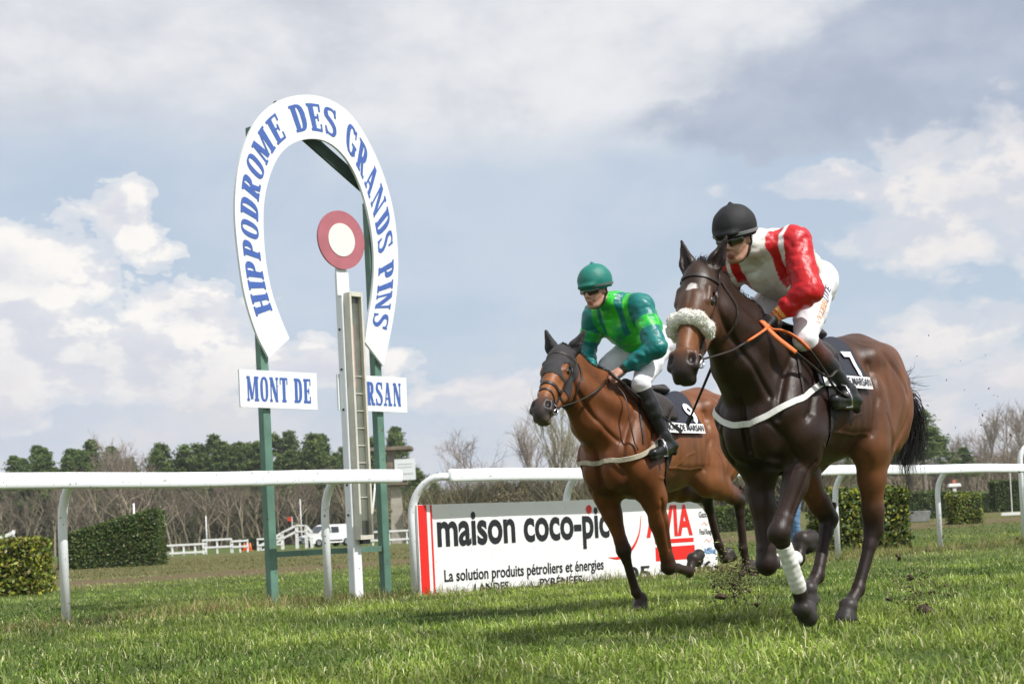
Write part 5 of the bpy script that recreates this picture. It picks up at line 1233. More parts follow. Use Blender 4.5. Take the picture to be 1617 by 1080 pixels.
# reins
hL, hR = l1['L'][3]+A3(0, 0, -.01), l1['R'][3]+A3(0, 0, -.01)
for s, hd, b in ((1, hL, bit1[0]), (-1, hR, bit1[1])):
    rein([b, b*.5+hd*.5+A3(0, s*.03, -.025), hd], 'rein', HR1, .0125, ((0, .68, None), (.68, 1, M_ORANGE)), B1)
rein([hL, hL+A3(.05, .05, .03), hL+A3(.02, .13, -.06), hL+A3(-.06, .19, -.14), A3(.50, .30, 1.42), A3(.40, .33, 1.36), A3(.30, .33, 1.40)], 'rein', HR1, .0125, ((0, .5, M_ORANGE), (.5, 1, None)), B1)
rein([hL, hL+A3(-.08, .12, -.02), hL+A3(-.16, .20, -.11), A3(.40, .31, 1.40), A3(.34, .34, 1.30), A3(.22, .35, 1.26), A3(.16, .33, 1.33)], 'rein', HR1, .0125, ((0, .36, M_ORANGE), (.36, 1, None)), B1)
hL, hR = l2['L'][3], l2['R'][3]
for s, hd, b in ((1, hL, bit2[0]), (-1, hR, bit2[1])):
    rein([b, b*.5+hd*.5+A3(0, s*.03, -.03), hd], 'rein', HR2, .010, ((0, 1, None),), B2)
rein([hL, A3(.64, .2, 1.50), A3(.66, .25, 1.30), A3(.62, .26, 1.12)], 'rein', HR2, .007, ((0, 1, None),), B2)
def whip(root_loc, p, q, label):
    mb = MB(); p, q = A3(*p), A3(*q); w = empty('whip', (root_loc[0], root_loc[1], 0), HRZ, label, 'whip', 'whips held by the jockeys')
    mb.tube([p, p+(q-p)*.25], [.013, .011], 8); o = mb.build('handle', M_LEATHER, w, True)
    mb = MB(); mb.tube([p+(q-p)*.25, p+(q-p)*.8, q], [.009, .007, .006], 8); mb.build('shaft', M_BLACK, w, True)
    mb = MB(); d = unit(q-p); mb.box(q+d*.03, (.06, .010, .026), np.stack([d, unit(np.cross(A3(0, 0, 1), d)), np.cross(d, unit(np.cross(A3(0, 0, 1), d)))]).T); mb.build('flap', M_BLACK, w)
    return w
whip(O2, (.70, .12, 1.67), (.33, .385, 1.28), 'black whip held along the bay horse shoulder by the green jockey')
whip(O1, (.60, -.14, 1.69), (.50, -.50, 1.22), 'black whip pointing down on the far side of the dark horse')

# yellow mark on the near glove
sh, eb, wr, hd = l1['L'][:4]; BH = Body(); fist(BH, wr, hd, J1['curlL'], -1, (0, 0, 0)); c_ = BH.snap((wr+unit(hd-wr)*.045+A3(-.02, .08, .02))[None], .003)[0]; mb = MB()
P = catmull([c_+A3(.012, 0, .018), c_+A3(.0, .004, .026), c_+A3(-.014, .004, .012), c_+A3(-.010, .002, -.010)], 5); P = BH.snap(np.array(P), .003); ribbon(P, BH.grad(P), .008, .002, mb); put1(mb.build('glove_mark', mat('glove_yellow', (.75, .55, .05), .6), JR1))
HAZE = 0.00018
# ---------------------------------------------------------------- hedges, trees, far things
rt = np.random.default_rng(21)
def leaf_cloud(P, Nn, size, r, cols, spread=.6, fold=True):
    n = len(P); nn = Nn+r.normal(0, spread, (n, 3)); nn /= np.linalg.norm(nn, axis=1, keepdims=True); t = np.cross(nn, r.normal(0, 1, (n, 3))); t /= np.linalg.norm(t, axis=1, keepdims=True); b = np.cross(nn, t)
    s = (size*r.uniform(.6, 1.3, n))[:, None]; V = np.stack([P-t*s*.55, P+b*s*.28+nn*s*.08, P+t*s*.55, P-b*s*.28+nn*s*.08], 1).reshape(-1, 3)
    C = np.array(cols)[r.integers(0, len(cols), n)]*r.uniform(.7, 1.3, (n, 1)); i = np.arange(n)[:, None]*4
    return V, i+np.array([[0, 1, 2, 3]]), np.repeat(C, 4, 0)
M_LEAF = mat('leaves', (.1, .15, .03), .45, attr='Col', spec=.4, sub=.25)
M_CORE = mat('hedge_shade', (.016, .022, .009), .9, .5, 14)  # dark boxes inside the hedges: shade between the leaves put into the colour
def hedge(c, L, D, H, label, leaf, dens, cols, hl=None, ang=None, group=None):
    """clipped hedge: L along the rail direction, D across, H high (hl: height at the left end)"""
    root = empty('hedge', tuple(c), 0, label, 'hedge', group); hl = H if hl is None else hl; d = RD if ang is None else A3(math.cos(ang), math.sin(ang), 0); q = A3(-d[1], d[0], 0)
    def Hh(u): return hl+(H-hl)*(u/L+.5)
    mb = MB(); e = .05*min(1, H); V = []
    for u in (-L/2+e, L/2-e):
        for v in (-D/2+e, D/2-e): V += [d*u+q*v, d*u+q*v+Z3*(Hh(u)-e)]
    mb.add(V, [(0, 1, 3, 2), (4, 6, 7, 5), (0, 4, 5, 1), (2, 3, 7, 6), (1, 5, 7, 3)]); mb.build('shade_core', M_CORE, root)
    P = []; Nn = []; 
    for (nm, area) in (('f', L*H), ('b', L*H), ('t', L*D), ('l', D*hl), ('r', D*H)):
        n = int(area*dens*(1 if nm in 'flrt' else .5)); u = rt.uniform(-L/2, L/2, n); v = rt.uniform(-D/2, D/2, n); z = rt.uniform(.0, 1, n)
        if nm == 'f': p = np.outer(u, d)+np.outer(np.full(n, -D/2), q)+np.outer(z*Hh(u), Z3); nv = -q
        elif nm == 'b': p = np.outer(u, d)+np.outer(np.full(n, D/2), q)+np.outer(z*Hh(u), Z3); nv = q
        elif nm == 't': p = np.outer(u, d)+np.outer(v, q)+np.outer(Hh(u), Z3); nv = Z3
        elif nm == 'l': p = np.outer(np.full(n, -L/2), d)+np.outer(v, q)+np.outer(z*hl, Z3); nv = -d
        else: p = np.outer(np.full(n, L/2), d)+np.outer(v, q)+np.outer(z*H, Z3); nv = d
        p = p+np.outer((vnoise(p+c, 2.2, 5)*.05+rt.normal(0, .035, n))*min(1, H), nv); P.append(p); Nn.append(np.tile(nv, (n, 1)))
    V, F, C = leaf_cloud(np.concatenate(P), np.concatenate(Nn), leaf, rt, cols, .75); k = 1+.35*vnoise(V+c, 1.6, 9)[:, None]
    me = mesh_np(V, F); set_col(me, C*k); o = link('foliage', me, M_LEAF, root); tag(o, kind='stuff'); return root
LAUREL = [(.30, .34, .035), (.17, .23, .03), (.45, .44, .07), (.08, .12, .02), (.20, .16, .05), (.05, .07, .015)]
DEEP = [(.060, .115, .024), (.09, .145, .030), (.04, .07, .018), (.14, .15, .045)]
MIDG = [(.08, .14, .022), (.11, .17, .03), (.05, .09, .016), (.15, .17, .04)]
def gpx(px, Y):
    k = (px-808.5)/FPX; x = k*Y; return A3(x, Y, float(terrain(np.array([x]), np.array([Y]))[0]))
p0 = gpx(88, 22.9); hedge(p0-A3(2.22, -.1, 0)+A3(0, .6, 0), 3.5, 1.2, .84, 'low yellow-green laurel hedge behind the rail at the left edge', .075, 1500, LAUREL, ang=math.radians(2))
p0 = gpx(176, 53.5); hedge(p0, 3.3, 2.2, 1.93, 'tall dark green hedge with a top sloping down to the left', .085, 700, DEEP, hl=1.15, ang=math.radians(4))
p0 = gpx(1358, 24.2); hedge(p0+A3(0, .3, 0), 1.32, 1.1, .98, 'square laurel hedge behind the dark horse hind legs', .072, 1500, LAUREL+DEEP, ang=math.radians(3))
p0 = gpx(1520, 51); hedge(p0, .92, .9, 1.0, 'small square clipped hedge right of the white rail post', .075, 700, LAUREL[:4]+DEEP[:2], ang=math.radians(5))
p0 = gpx(1557, 92); hedge(p0, 1.1, 1.0, 1.02, 'small dark block of hedge between two taller hedges at right', .09, 420, DEEP, ang=0)
p0 = gpx(1604, 92); hedge(p0, 3.0, 1.2, 1.85, 'tall dark clipped hedge at the right edge under the rail', .09, 420, DEEP, ang=0)
p0 = gpx(1462, 74); hedge(p0, 2.4, 1.2, 1.28, 'dark green hedge seen beyond the square laurel hedge', .09, 420, DEEP, ang=.1)
p0 = gpx(1385, 74); hedge(p0+A3(0, 3, 0), 3.2, 1.2, 1.0, 'low green hedge half hidden behind the square laurel hedge', .09, 420, DEEP+MIDG, ang=.1)
p0 = gpx(1148, 66); hedge(p0, 3.6, 1.2, 1.05, 'fresh green hedge seen between the two horses', .085, 480, MIDG, ang=0)
p0 = gpx(1508, 118); hedge(p0, 8.0, 1.5, .95, 'long dark hedge low across the far right field', .12, 200, [(.03, .035, .016), (.05, .045, .02)], ang=0)
p0 = gpx(396, 126); hedge(p0, 1.7, 1.2, .95, 'dark low hedge beside the orange cones', .12, 260, [(.03, .045, .014), (.04, .055, .018)], ang=0)
# stone trough right of the laurel hedge
mb = MB(); mb.box((0, 0, .22), (1.35, .5, .46), None, taper=1.12); o = mb.build('stone_block', mat('grey_stone', (.20, .20, .19), .85, .4, 3, .5, 12), None); o.location = tuple(gpx(1436, 62)); bevel(o, .03); tag(o, 'grey stone block on the grass right of the laurel hedge', 'stone')
# white post with a flat cap, thin post and low bar
M_WP = mat('white_timber', (.78, .78, .76), .6, .08, 3)
t = empty('marker_post', tuple(gpx(1507, 54)), 0, 'short white post with a flat cap and red top behind the small hedge', 'post'); mb = MB(); mb.box((0, 0, .62), (.11, .11, 1.24)); mb.build('post', M_WP, t)
mb = MB(); mb.box((0, 0, 1.33), (.46, .2, .12), None, taper=.9); bevel(mb.build('cap', M_WP, t), .02); mb = MB(); mb.box((0, 0, 1.47), (.13, .12, .13), None, taper=.7); mb.build('top', mat('faded_red', (.50, .16, .10), .6, .2, 5), t)
t = empty('marker_post', tuple(gpx(1596, 62)), 0, 'thin pale pole rising from a low white bar at the right edge', 'post'); mb = MB(); mb.tube([A3(0, 0, 0), A3(0, 0, 1.95)], .02, 6); mb.build('pole', M_WP, t); mb = MB(); mb.box((.25, 0, .15), (1.4, .1, .12)); mb.build('bar', M_WP, t)

# far low white fence with two rails, far left and behind the sign
def low_fence(pxs, Y, label, hts=(.42, .80), ph=.86, group='low white fences far off'):
    a = gpx(pxs[0], Y); t = empty('low_fence', tuple(a), 0, label, 'fence', group); pts = [gpx(p, Y)-a for p in pxs]
    for p in pts: mb = MB(); mb.box(p+A3(0, 0, ph/2), (.11, .11, ph)); mb.build('post', M_WP, t)
    for h_ in hts: mb = MB(); mb.box((pts[0]+pts[-1])/2+A3(0, -.07, h_), (np.linalg.norm(pts[-1]-pts[0])+.1, .05, .13)); mb.build('fence_rail', M_WP, t)
low_fence([251, 269, 287, 305, 322], 100, 'low white fence of two rails starting right of the tall dark hedge', (.18, .70), .75)
low_fence([318, 340, 362], 103, 'higher white fence panel near the flagpole', (.45, .95), 1.0); low_fence([364, 376, 388], 103, 'short white fence piece left of the orange cones', (.40, .78))
low_fence([404, 424, 443], 112, 'white fence piece between the dark low hedge and the green sign post', (.40, .85)); low_fence([556, 586, 612, 640, 662], 108, 'white two-rail fence behind the winning post and the tower foot', (.35, .95), 1.0)
for px, Y, hgt, lab in ((324, 104, 2.6, 'thin white flagpole beside the far white fence'), (211, 60, 2.4, 'pale pole behind the tall dark hedge'), (258, 120, 3.4, 'pale pole right of the tall dark hedge'), (474, 125, 4.0, 'pale pole beyond the white stile')):
    mb = MB(); mb.tube([A3(0, 0, 0), A3(0, 0, hgt)], [.05, .035], 6); o = mb.build('pole', M_WP, None, True); o.location = tuple(gpx(px, Y)); tag(o, lab, 'pole')
b = gpx(578, 60); mb = MB(); mb.tube([A3(0, 0, 0), A3(.45, 0, 3.1)], .035, 6); o = mb.build('leaning_pole', M_WP, None, True); o.location = tuple(b); tag(o, 'slim white pole leaning to the right by the glazed box', 'pole')
# arched white stile with red flag
b = gpx(462, 114); t = empty('white_stile', tuple(b), 0, 'arched white wooden stile with a small red flag left of the van', 'stile'); prof = [(-2.6, .35), (-1.8, .75), (-.9, 1.25), (.2, 1.75), (.9, 1.70), (1.3, 1.2)]
for off in (-.45, .45):
    for dz in (0, -.45):
        for i in range(5): mb = MB(); p, q = A3(prof[i][0], off, prof[i][1]+dz), A3(prof[i+1][0], off, prof[i+1][1]+dz); d = unit(q-p); mb.box((p+q)/2, (np.linalg.norm(q-p)+.04, .05, .10), np.stack([d, A3(0, 1, 0), np.cross(d, A3(0, 1, 0))]).T); mb.build('handrail', M_WP, t)
    for x, z in prof: mb = MB(); mb.box((x, off+.05, z/2), (.10, .06, z)); mb.build('post', M_WP, t)
mb = MB(); mb.tube([A3(-.1, 0, 1.6), A3(-.1, 0, 2.4)], .03, 6); mb.build('flagstaff', M_WP, t); mb = MB(); mb.add([(-.1, 0, 2.4), (-.1, 0, 2.08), (-.42, .03, 2.1), (-.45, -.03, 2.38)], [(0, 1, 2, 3)]); mb.build('flag', mat('flag_red', (.75, .06, .03), .7), t)
# white stile at the left edge
b = gpx(2, 46); t = empty('white_stile', tuple(b), 0, 'end of a sloping white handrail at the left edge above the laurel hedge', 'stile')
for z in (1.28, .86): mb = MB(); p, q = A3(-1.2, 0, z-.55), A3(.33, 0, z); d = unit(q-p); mb.box((p+q)/2, (np.linalg.norm(q-p), .06, .10), np.stack([d, A3(0, 1, 0), np.cross(d, A3(0, 1, 0))]).T); mb.build('handrail', M_WP, t)
mb = MB(); mb.box((.33, .03, .68), (.08, .07, 1.36)); mb.build('post', M_WP, t)
# cones
M_CONE = mat('orange_plastic', (.85, .17, .04), .5)
for i, px in enumerate((383, 387.5, 392)):
    t = empty('traffic_cone', tuple(gpx(px, 118)), 0, ('leftmost', 'middle', 'rightmost')[i]+' of three orange cones by the far fence', 'cone', 'orange cones by the far fence')
    mb = MB(); mb.tube([A3(0, 0, .03), A3(0, 0, .62)], [.16, .04], 12); mb.build('cone', M_CONE, t, True); mb = MB(); mb.box((0, 0, .02), (.42, .42, .04)); mb.build('base', M_CONE, t)

# ---- white van
def van(loc, rz, label):
    t = empty('van', tuple(loc), rz, label, 'van'); W = mat('van_white', (.80, .80, .80), .3, .03, 2, coat=.4); G = mat('van_glass', (.02, .03, .035), .08, spec=.8); K = mat('van_black', (.02, .02, .022), .6)
    P = [(2.15, .30), (2.20, .62), (2.12, .92), (1.25, 1.12), (.55, 1.72), (.30, 1.82), (-1.9, 1.80), (-2.12, 1.60), (-2.18, .80), (-2.15, .32)]; bm = bmesh.new(); rows = []
    for y, k in ((-.90, .97), (-.92, 1), (.92, 1), (.90, .97)):
        rows.append([bm.verts.new((x*(1 if k == 1 else .99), y-(0 if z < 1.1 else math.copysign(.10*(z-1.1)/.7, y)), .3+(z-.3)*k)) for x, z in P])
    n = len(P)
    for i in range(3):
        for j in range(n): bm.faces.new((rows[i][j], rows[i][(j+1) % n], rows[i+1][(j+1) % n], rows[i+1][j]))
    bm.faces.new(rows[0][::-1]); bm.faces.new(rows[3]); bmesh.ops.recalc_face_normals(bm, faces=bm.faces); me = bpy.data.meshes.new('m'); bm.to_mesh(me); bm.free(); bevel(link('body', me, W, t), .03)
    mb = MB(); mb.add([(1.22, -.74, 1.165), (1.22, .74, 1.165), (.60, .70, 1.70), (.60, -.70, 1.70)], [(0, 1, 2, 3)]); o = mb.build('windscreen', G, t); o.location.x = .02
    for s in (-1, 1):
        for (xa, xb, xc, xd) in ((1.05, .20, .20, .62), (.10, -.62, -.62, .10)):
            mb = MB(); y0, y1 = s*.915, s*.845; V = [(xa, y0, 1.17), (xb, y0, 1.17), (xc, y1, 1.62), (xd, y1, 1.62)]; mb.add(V, [(0, 1, 2, 3)]); o = mb.build('side_window', G, t); o.location.y = s*.006
        for x in (1.35, -1.30):
            mb = MB(); mb.tube([A3(x, s*.70, .33), A3(x, s*.935, .33)], .33, 20); w = mb.build('wheel', K, t, True); mb = MB(); mb.tube([A3(x, s*.90, .33), A3(x, s*.945, .33)], .19, 14); mb.build('rim', M_STEEL, w)
        mb = MB(); mb.box((2.10, s*.66, .80), (.14, .34, .15)); mb.build('headlight', mat('lamp_glass', (.35, .37, .38), .15), t); mb = MB(); mb.box((.98, s*1.02, 1.2), (.12, .2, .18)); mb.build('mirror', K, t)
        mb = MB(); mb.box((-.1, s*.925, .50), (1.6, .03, .10)); mb.build('side_moulding', K, t)
    mb = MB(); mb.box((2.17, 0, .44), (.12, 1.7, .26)); mb.build('bumper', K, t); mb = MB(); mb.box((2.19, 0, .72), (.06, .9, .12)); mb.build('grille', K, t); mb = MB(); mb.box((2.24, 0, .45), (.02, .52, .11)); mb.build('number_plate', W, t)
van(gpx(514, 126), math.radians(180+38), 'white delivery van parked at the edge of the wood behind the winning post')

# ---- concrete tower with stairs
M_CONC = mat('concrete', (.36, .33, .27), .9, .28, 1.5, .3, 10); M_CONC2 = mat('weathered_concrete', (.20, .16, .12), .9, .4, 2.5, .4, 12)
b = gpx(627, 115); t = empty('judges_tower', tuple(b), 0, 'concrete tower with a flat roof slab, stairs and white notice panel', 'tower')
for nm, c, d, m, tp in (('shaft', (-.05, 0, 2.2), (1.0, .9, 4.4), M_CONC, .75), ('cabin', (-.10, 0, 5.35), (1.9, 1.7, 1.85), M_CONC2, 1), ('neck', (-.25, 0, 6.65), (.75, .7, .8), M_CONC, 1), ('roof_slab', (-.45, 0, 7.15), (3.6, 2.6, .26), M_CONC2, 1), ('platform', (-1.1, 0, 2.55), (1.5, 1.1, .12), M_CONC2, 1)):
    mb = MB(); mb.box(c, d, None, taper=tp); bevel(mb.build(nm, m, t), .02)
mb = MB(); mb.box((.78, -.92, 5.55), (1.55, .06, 1.6)); pn = mb.build('notice_panel', M_SIGN, t)
for z, w_, m in ((5.95, 1.1, M_MIRR), (5.72, 1.1, M_MIRR)): mb = MB(); mb.box((.78, -.957, z), (w_, .01, .05)); mb.build('text_line', mat('grey_print', (.45, .47, .5), .6), pn)
mb = MB(); mb.box((.32, -.957, 5.20), (.35, .01, .22)); mb.build('red_mark', mat('faded_red_print', (.75, .22, .2), .6), pn); mb = MB(); mb.box((1.0, -.957, 5.22), (.75, .01, .10)); mb.build('text_line', mat('grey_print2', (.5, .5, .52), .6), pn)
for i in range(11): mb = MB(); mb.box((.55+i*.07, -.5, 2.35-i*.22), (.26, .8, .06)); mb.build('step', M_CONC2, t)
for yy in (-.9, -.1): mb = MB(); p, q = A3(.45, yy, 2.5), A3(1.30, yy, .0); d = unit(q-p); mb.box((p+q)/2, (np.linalg.norm(q-p), .06, .12), np.stack([d, A3(0, 1, 0), np.cross(d, A3(0, 1, 0))]).T); mb.build('stringer', M_CONC2, t)
for i in range(7): mb = MB(); mb.box((-1.0, -.3, 2.75+i*.26), (.62, .5, .05)); mb.build('step', M_CONC2, t)

# ---- person in jeans seen between the horse legs
def walker(loc):
    t = empty('person', tuple(loc), math.radians(195), 'person in blue jeans and red top standing beyond the horse legs', 'person'); B = Body(); sk = (.5, .3, .22)
    B.el(A3(0, 0, 1.63), (.095, .08, .115), .02, sk); B.rc(A3(0, 0, 1.42), A3(0, 0, 1.56), .055, .05, .02, sk); B.rc(A3(.09, 0, 1.60), A3(.10, 0, 1.58), .015, .015, .01, sk)
    B.rc(A3(0, 0, 1.0), A3(0, 0, 1.34), .13, .15, .04, sk, (A3(0, 1, 0), 1.2))
    for s in (1, -1):
        B.rc(A3(0, s*.10, 1.38), A3(0, s*.20, 1.36), .06, .06, .03, sk); B.chain([A3(0, s*.21, 1.36), A3(-.02, s*.25, 1.10), A3(.08, s*.24, .88)], [.05, .04, .028], .02, sk); fist(B, A3(.08, s*.24, .88), A3(.13, s*.24, .80), (1, 0, 0), s, sk)
        B.chain([A3(0, s*.09, .92), A3(.03, s*.10, .50), A3(-.02, s*.11, .09)], [.085, .055, .04], .02, sk)
    body_obj('body', B, .011, mat('person_skin', sk, .6, .1, 20, attr='Col'), t)
    P = Body(); P.rc(A3(0, .08, .95), A3(0, -.08, .95), .12, .12, .03)
    for s in (1, -1): P.chain([A3(0, s*.09, .92), A3(.03, s*.10, .50), A3(-.02, s*.11, .07)], [.105, .078, .068], .03)
    P.post = lambda X, D: D+vnoise(X*A3(1, 1, 2), 14, 3)*.006; body_obj('jeans', P, .011, mat('denim', (.10, .19, .34), .85, .25, 14, .3, 60), t, False)
    K = Body(); K.rc(A3(0, 0, 1.0), A3(0, 0, 1.36), .155, .17, .04, None, (A3(0, 1, 0), 1.2))
    for s in (1, -1): K.chain([A3(0, s*.20, 1.36), A3(-.02, s*.25, 1.10), A3(.07, s*.24, .92)], [.075, .058, .045], .03)
    body_obj('jumper', K, .011, mat('red_jumper', (.35, .03, .04), .85, .2, 12, .3, 60), t, False)
    for s in (1, -1): Q = Body(); Q.rc(A3(-.05, s*.11, .05), A3(.15, s*.12, .04), .05, .04, .02); Q.rc(A3(-.02, s*.11, .10), A3(-.02, s*.11, .05), .052, .05, .02); body_obj('shoe', Q, .011, M_BLACK, t, False)
walker(gpx(1253, 32))

# ---- trees
M_BARK = mat('bark', (.20, .165, .13), .9, .35, 3, .5, 14); M_BARKP = mat('pale_bark', (.30, .25, .18), .9, .35, 3, .4, 14); M_NEEDLE = mat('needles', (.06, .1, .04), .7, attr='Col', spec=.1, sub=.4); M_TWIG = mat('twigs', (.22, .17, .13), .9, attr='Col')
def branch_tree(r, H, spread, levels, trunk_r, lean=.05, nb=(5, 6, 5, 4), up=.55, fork=.35):
    """returns (trunk paths, twig segments)"""
    big = []; twig = []
    def grow(p, d, L, rad, lv):
        n = 4; P = [p]; q = p.copy(); dd = d.copy()
        for i in range(n): dd = unit(dd+r.normal(0, .10+.03*lv, 3)+A3(0, 0, .05)); q = q+dd*L/n; P.append(q.copy())
        (big if lv < 2 else twig).append((P, rad))
        if lv >= levels: return
        for i in range(nb[lv]):
            t = r.uniform(fork if lv == 0 else .25, 1.0); k = min(int(t*n), n-1); b = P[k]+(P[k+1]-P[k])*(t*n-k); a = r.uniform(0, 2*math.pi); sd = unit(np.cross(dd, A3(math.cos(a), math.sin(a), .2)))
            nd = unit(dd*up+sd*spread+A3(0, 0, .25)); grow(b, nd, L*r.uniform(.42, .66)*(1.15-.4*t), rad*.45, lv+1)
    grow(A3(0, 0, -.2), unit(A3(r.normal(0, lean), r.normal(0, lean), 1)), H*.78, trunk_r, 0); return big, twig
def bare_mesh(seed, H, spread, tr, col, twr=.018, nb=(9, 6, 5, 3), levels=3, up=.55, fork=.3):
    r = np.random.default_rng(seed); big, tw = branch_tree(r, H, spread, levels, tr, nb=nb, up=up, fork=fork); mb = MB(); col = tuple(q*.72 for q in col) if H == 12 and levels == 3 and seed < 70 else col
    for P, rad in big: mb.tube(P, list(np.linspace(rad, rad*.35, len(P))), 5, caps=False)
    V = []; F = []; N = 0
    for P, rad in tw:
        P = np.array(P); k = len(P); sd = unit(np.cross(P[-1]-P[0], r.normal(0, 1, 3))); sd2 = unit(np.cross(P[-1]-P[0], sd)); w = np.linspace(max(rad, twr), twr*.5, k)[:, None]
        ring = np.stack([P+sd*w, P-sd*w*.5+sd2*w*.87, P-sd*w*.5-sd2*w*.87], 1).reshape(-1, 3); V.append(ring); i = np.arange(k-1)[:, None]*3; j = np.arange(3)[None]; F.append(np.stack([i+j, i+(j+1) % 3, i+3+(j+1) % 3, i+3+j], -1).reshape(-1, 4)+N); N += len(ring)
    tm = mesh_np(np.concatenate(V), np.concatenate(F)); set_col(tm, np.tile(np.array(col), (N, 1))*r.uniform(.9, 1.1, (N, 1))); return mb.mesh(), tm
def pine_mesh(seed, H, wid=1.0, low=.42):
    r = np.random.default_rng(seed); mb = MB(); P = [A3(0, 0, -.2), A3(r.normal(0, .1), r.normal(0, .1), H*.4), A3(r.normal(0, .25), r.normal(0, .25), H*.97)]; P = catmull(P, 4); mb.tube(P, list(np.linspace(.24, .05, len(P))), 6, caps=False); L = []; Nn = []
    for i in range(110):
        t = low+(1-low)*r.random()**.85; z = H*t; R = wid*H*.20*np.clip(1.03-t, 0, 1)**.85*r.uniform(.35, 1.15)+.08; a = r.uniform(0, 2*math.pi); c = A3(math.cos(a)*R, math.sin(a)*R, z+R*.25); base = A3(0, 0, z-.3)
        mb.tube([base, (base+c)/2+A3(0, 0, .05), c], [.06, .04, .02], 4, caps=False); n = int(r.uniform(30, 60)); sz = .62*(1.35-t*.75)*r.uniform(.6, 1.3)
        q = r.normal(0, 1, (n, 3)); q /= np.linalg.norm(q, axis=1, keepdims=True); q *= r.uniform(.1, 1.25, (n, 1)); L.append(c+q*A3(1.15, 1.15, .70)*sz*1.15); Nn.append(q+A3(0, 0, .3))
    L = np.concatenate(L); Nn = np.concatenate(Nn); V, F, C = leaf_cloud(L, Nn, .36, r, [(.125, .185, .058), (.165, .225, .070), (.21, .25, .085), (.085, .13, .045)], .8); me = mesh_np(V, F); set_col(me, C*(1+.25*vnoise(V, .7, seed)[:, None])); return mb.mesh(), me
pines = [pine_mesh(40+i, 15, w, lo_) for i, (w, lo_) in enumerate(((1.0, .40), (1.2, .33), (.85, .42), (1.1, .30)))]
bares = [bare_mesh(60+i, 12, sp, .19, (.25, .195, .145), up=u_) for i, (sp, u_) in enumerate(((.6, .6), (.75, .5), (.5, .8), (.85, .45)))]
def put_tree(name, meshes, px, Y, scale, label, cat='tree', group=None, m=(None, None), zs=1.0, parts=('trunk', 'crown'), copies={}):
    b = gpx(px, Y); t = empty(name, tuple(b), rt.uniform(0, 6.28), label, cat, group); wf = (1.3 if px < 1380 else 1.9) if name == 'pine_tree' else 1.0; t.scale = (scale*wf, scale*wf, scale*zs)
    for me, nm, mm in zip(meshes, parts, m):
        if not me.materials: me.materials.append(mm)
        o = bpy.data.objects.new(nm, me); COL.objects.link(o); o.parent = t
    return t
ORD = 'first second third fourth fifth sixth seventh eighth ninth tenth eleventh twelfth thirteenth fourteenth fifteenth sixteenth seventeenth eighteenth nineteenth twentieth'.split()
def ordinal(i):
    if i < 20: return ORD[i]
    t, u = divmod(i+1, 10); T_ = {2: 'twent', 3: 'thirt', 4: 'fort', 5: 'fift', 6: 'sixt'}[t]; return T_+'ieth' if u == 0 else T_+'y-'+ORD[u-1]
# wood behind the left half: pines over bare trees
for row, (Y, n) in enumerate(((243, 27), (258, 27), (274, 27), (233, 24))):
    cnt = 0
    for i in range(n):
        px = -60+i*28+rt.uniform(-10, 10)+row*9
        if 155 < px < 225 and row < 2: continue
        sc = (Y*.0434*rt.uniform(.74, 1.02)+ (0 if px > 60 else -1.0))/10.7*1.20; 
        if row == 3: px += rt.uniform(-12, 12); sc *= rt.uniform(.45, .72)
        if px > 640: sc *= .62
        if px < 20: sc *= .8
        put_tree('pine_tree', pines[(i*3+row) % 4], px, Y, sc, ordinal(cnt)+' pine from the left in the '+('second', 'third', 'back', 'front')[row]+' row of the far wood', group='pines of the far wood', m=(M_BARK, M_NEEDLE)); cnt += 1
for px, Y, sc, lab in ((72, 231, 1.10, 'large spreading pine above the low laurel hedge'), (110, 233, 1.0, 'broad pine above the left end of the sloping hedge'), (132, 236, 1.06, 'broad pine left of the tall leafless trees'), (50, 236, .95, 'pine at the left end of the far wood'), (252, 238, 1.06, 'tall pine just right of the tall leafless trees')):
    put_tree('pine_tree', pines[int(px) % 4], px, Y, sc, lab, m=(M_BARK, M_NEEDLE))
for i in range(64):
    px = -30+i*10.8+rt.uniform(-6, 6); Y = rt.uniform(214, 238); big = 150 < px < 240
    put_tree('bare_tree', bares[i % 4], px, Y, rt.uniform(.62, .86)*(1.3 if big else 1.0), ordinal(i)+' leafless tree from the left along the front of the far wood', group='leafless trees of the far wood', m=(M_BARKP, M_TWIG))
# thicket filling the foot of the wood, and the hedge-like scrub to its right
def thicket(name, pts, n, label, col, hz, w=.03):
    r = np.random.default_rng(5); V = []; F = []; N = 0; C = []
    for k in range(n):
        t = r.uniform(0, len(pts)-1.001); i = int(t); f = t-i; px = pts[i][0]*(1-f)+pts[i+1][0]*f; Y = (pts[i][1]*(1-f)+pts[i+1][1]*f)+r.normal(0, 4); H_ = (pts[i][2]*(1-f)+pts[i+1][2]*f)*r.uniform(.35, 1.05); b = gpx(px, Y)
        lean = A3(r.normal(0, .55), r.normal(0, .4), 1); m_ = b+lean*H_*.5; e = m_+(lean+A3(r.normal(0, .5), r.normal(0, .5), 0))*H_*.5; ww = w*r.uniform(.6, 1.6)
        P = np.array([b, m_, e]); W = np.array([ww*1.4, ww, ww*.4])[:, None]; s_ = A3(1, 0, 0); q = unit(A3(.3, 1, 0)); V.append(np.stack([P+s_*W, P-s_*W*.5+q*W, P-s_*W*.5-q*W], 1).reshape(-1, 3)); j = np.arange(3); F.append(np.concatenate([np.stack([u*3+j, u*3+(j+1) % 3, u*3+3+(j+1) % 3, u*3+3+j], -1) for u in (0, 1)])+N); N += 9; C.append(np.tile(np.array(col[r.integers(0, len(col))])*r.uniform(.7, 1.3), (9, 1)))
    me = mesh_np(np.concatenate(V), np.concatenate(F)); set_col(me, np.concatenate(C)); o = link(name, me, M_TWIG, None); tag(o, label, None, None, 'stuff'); return o
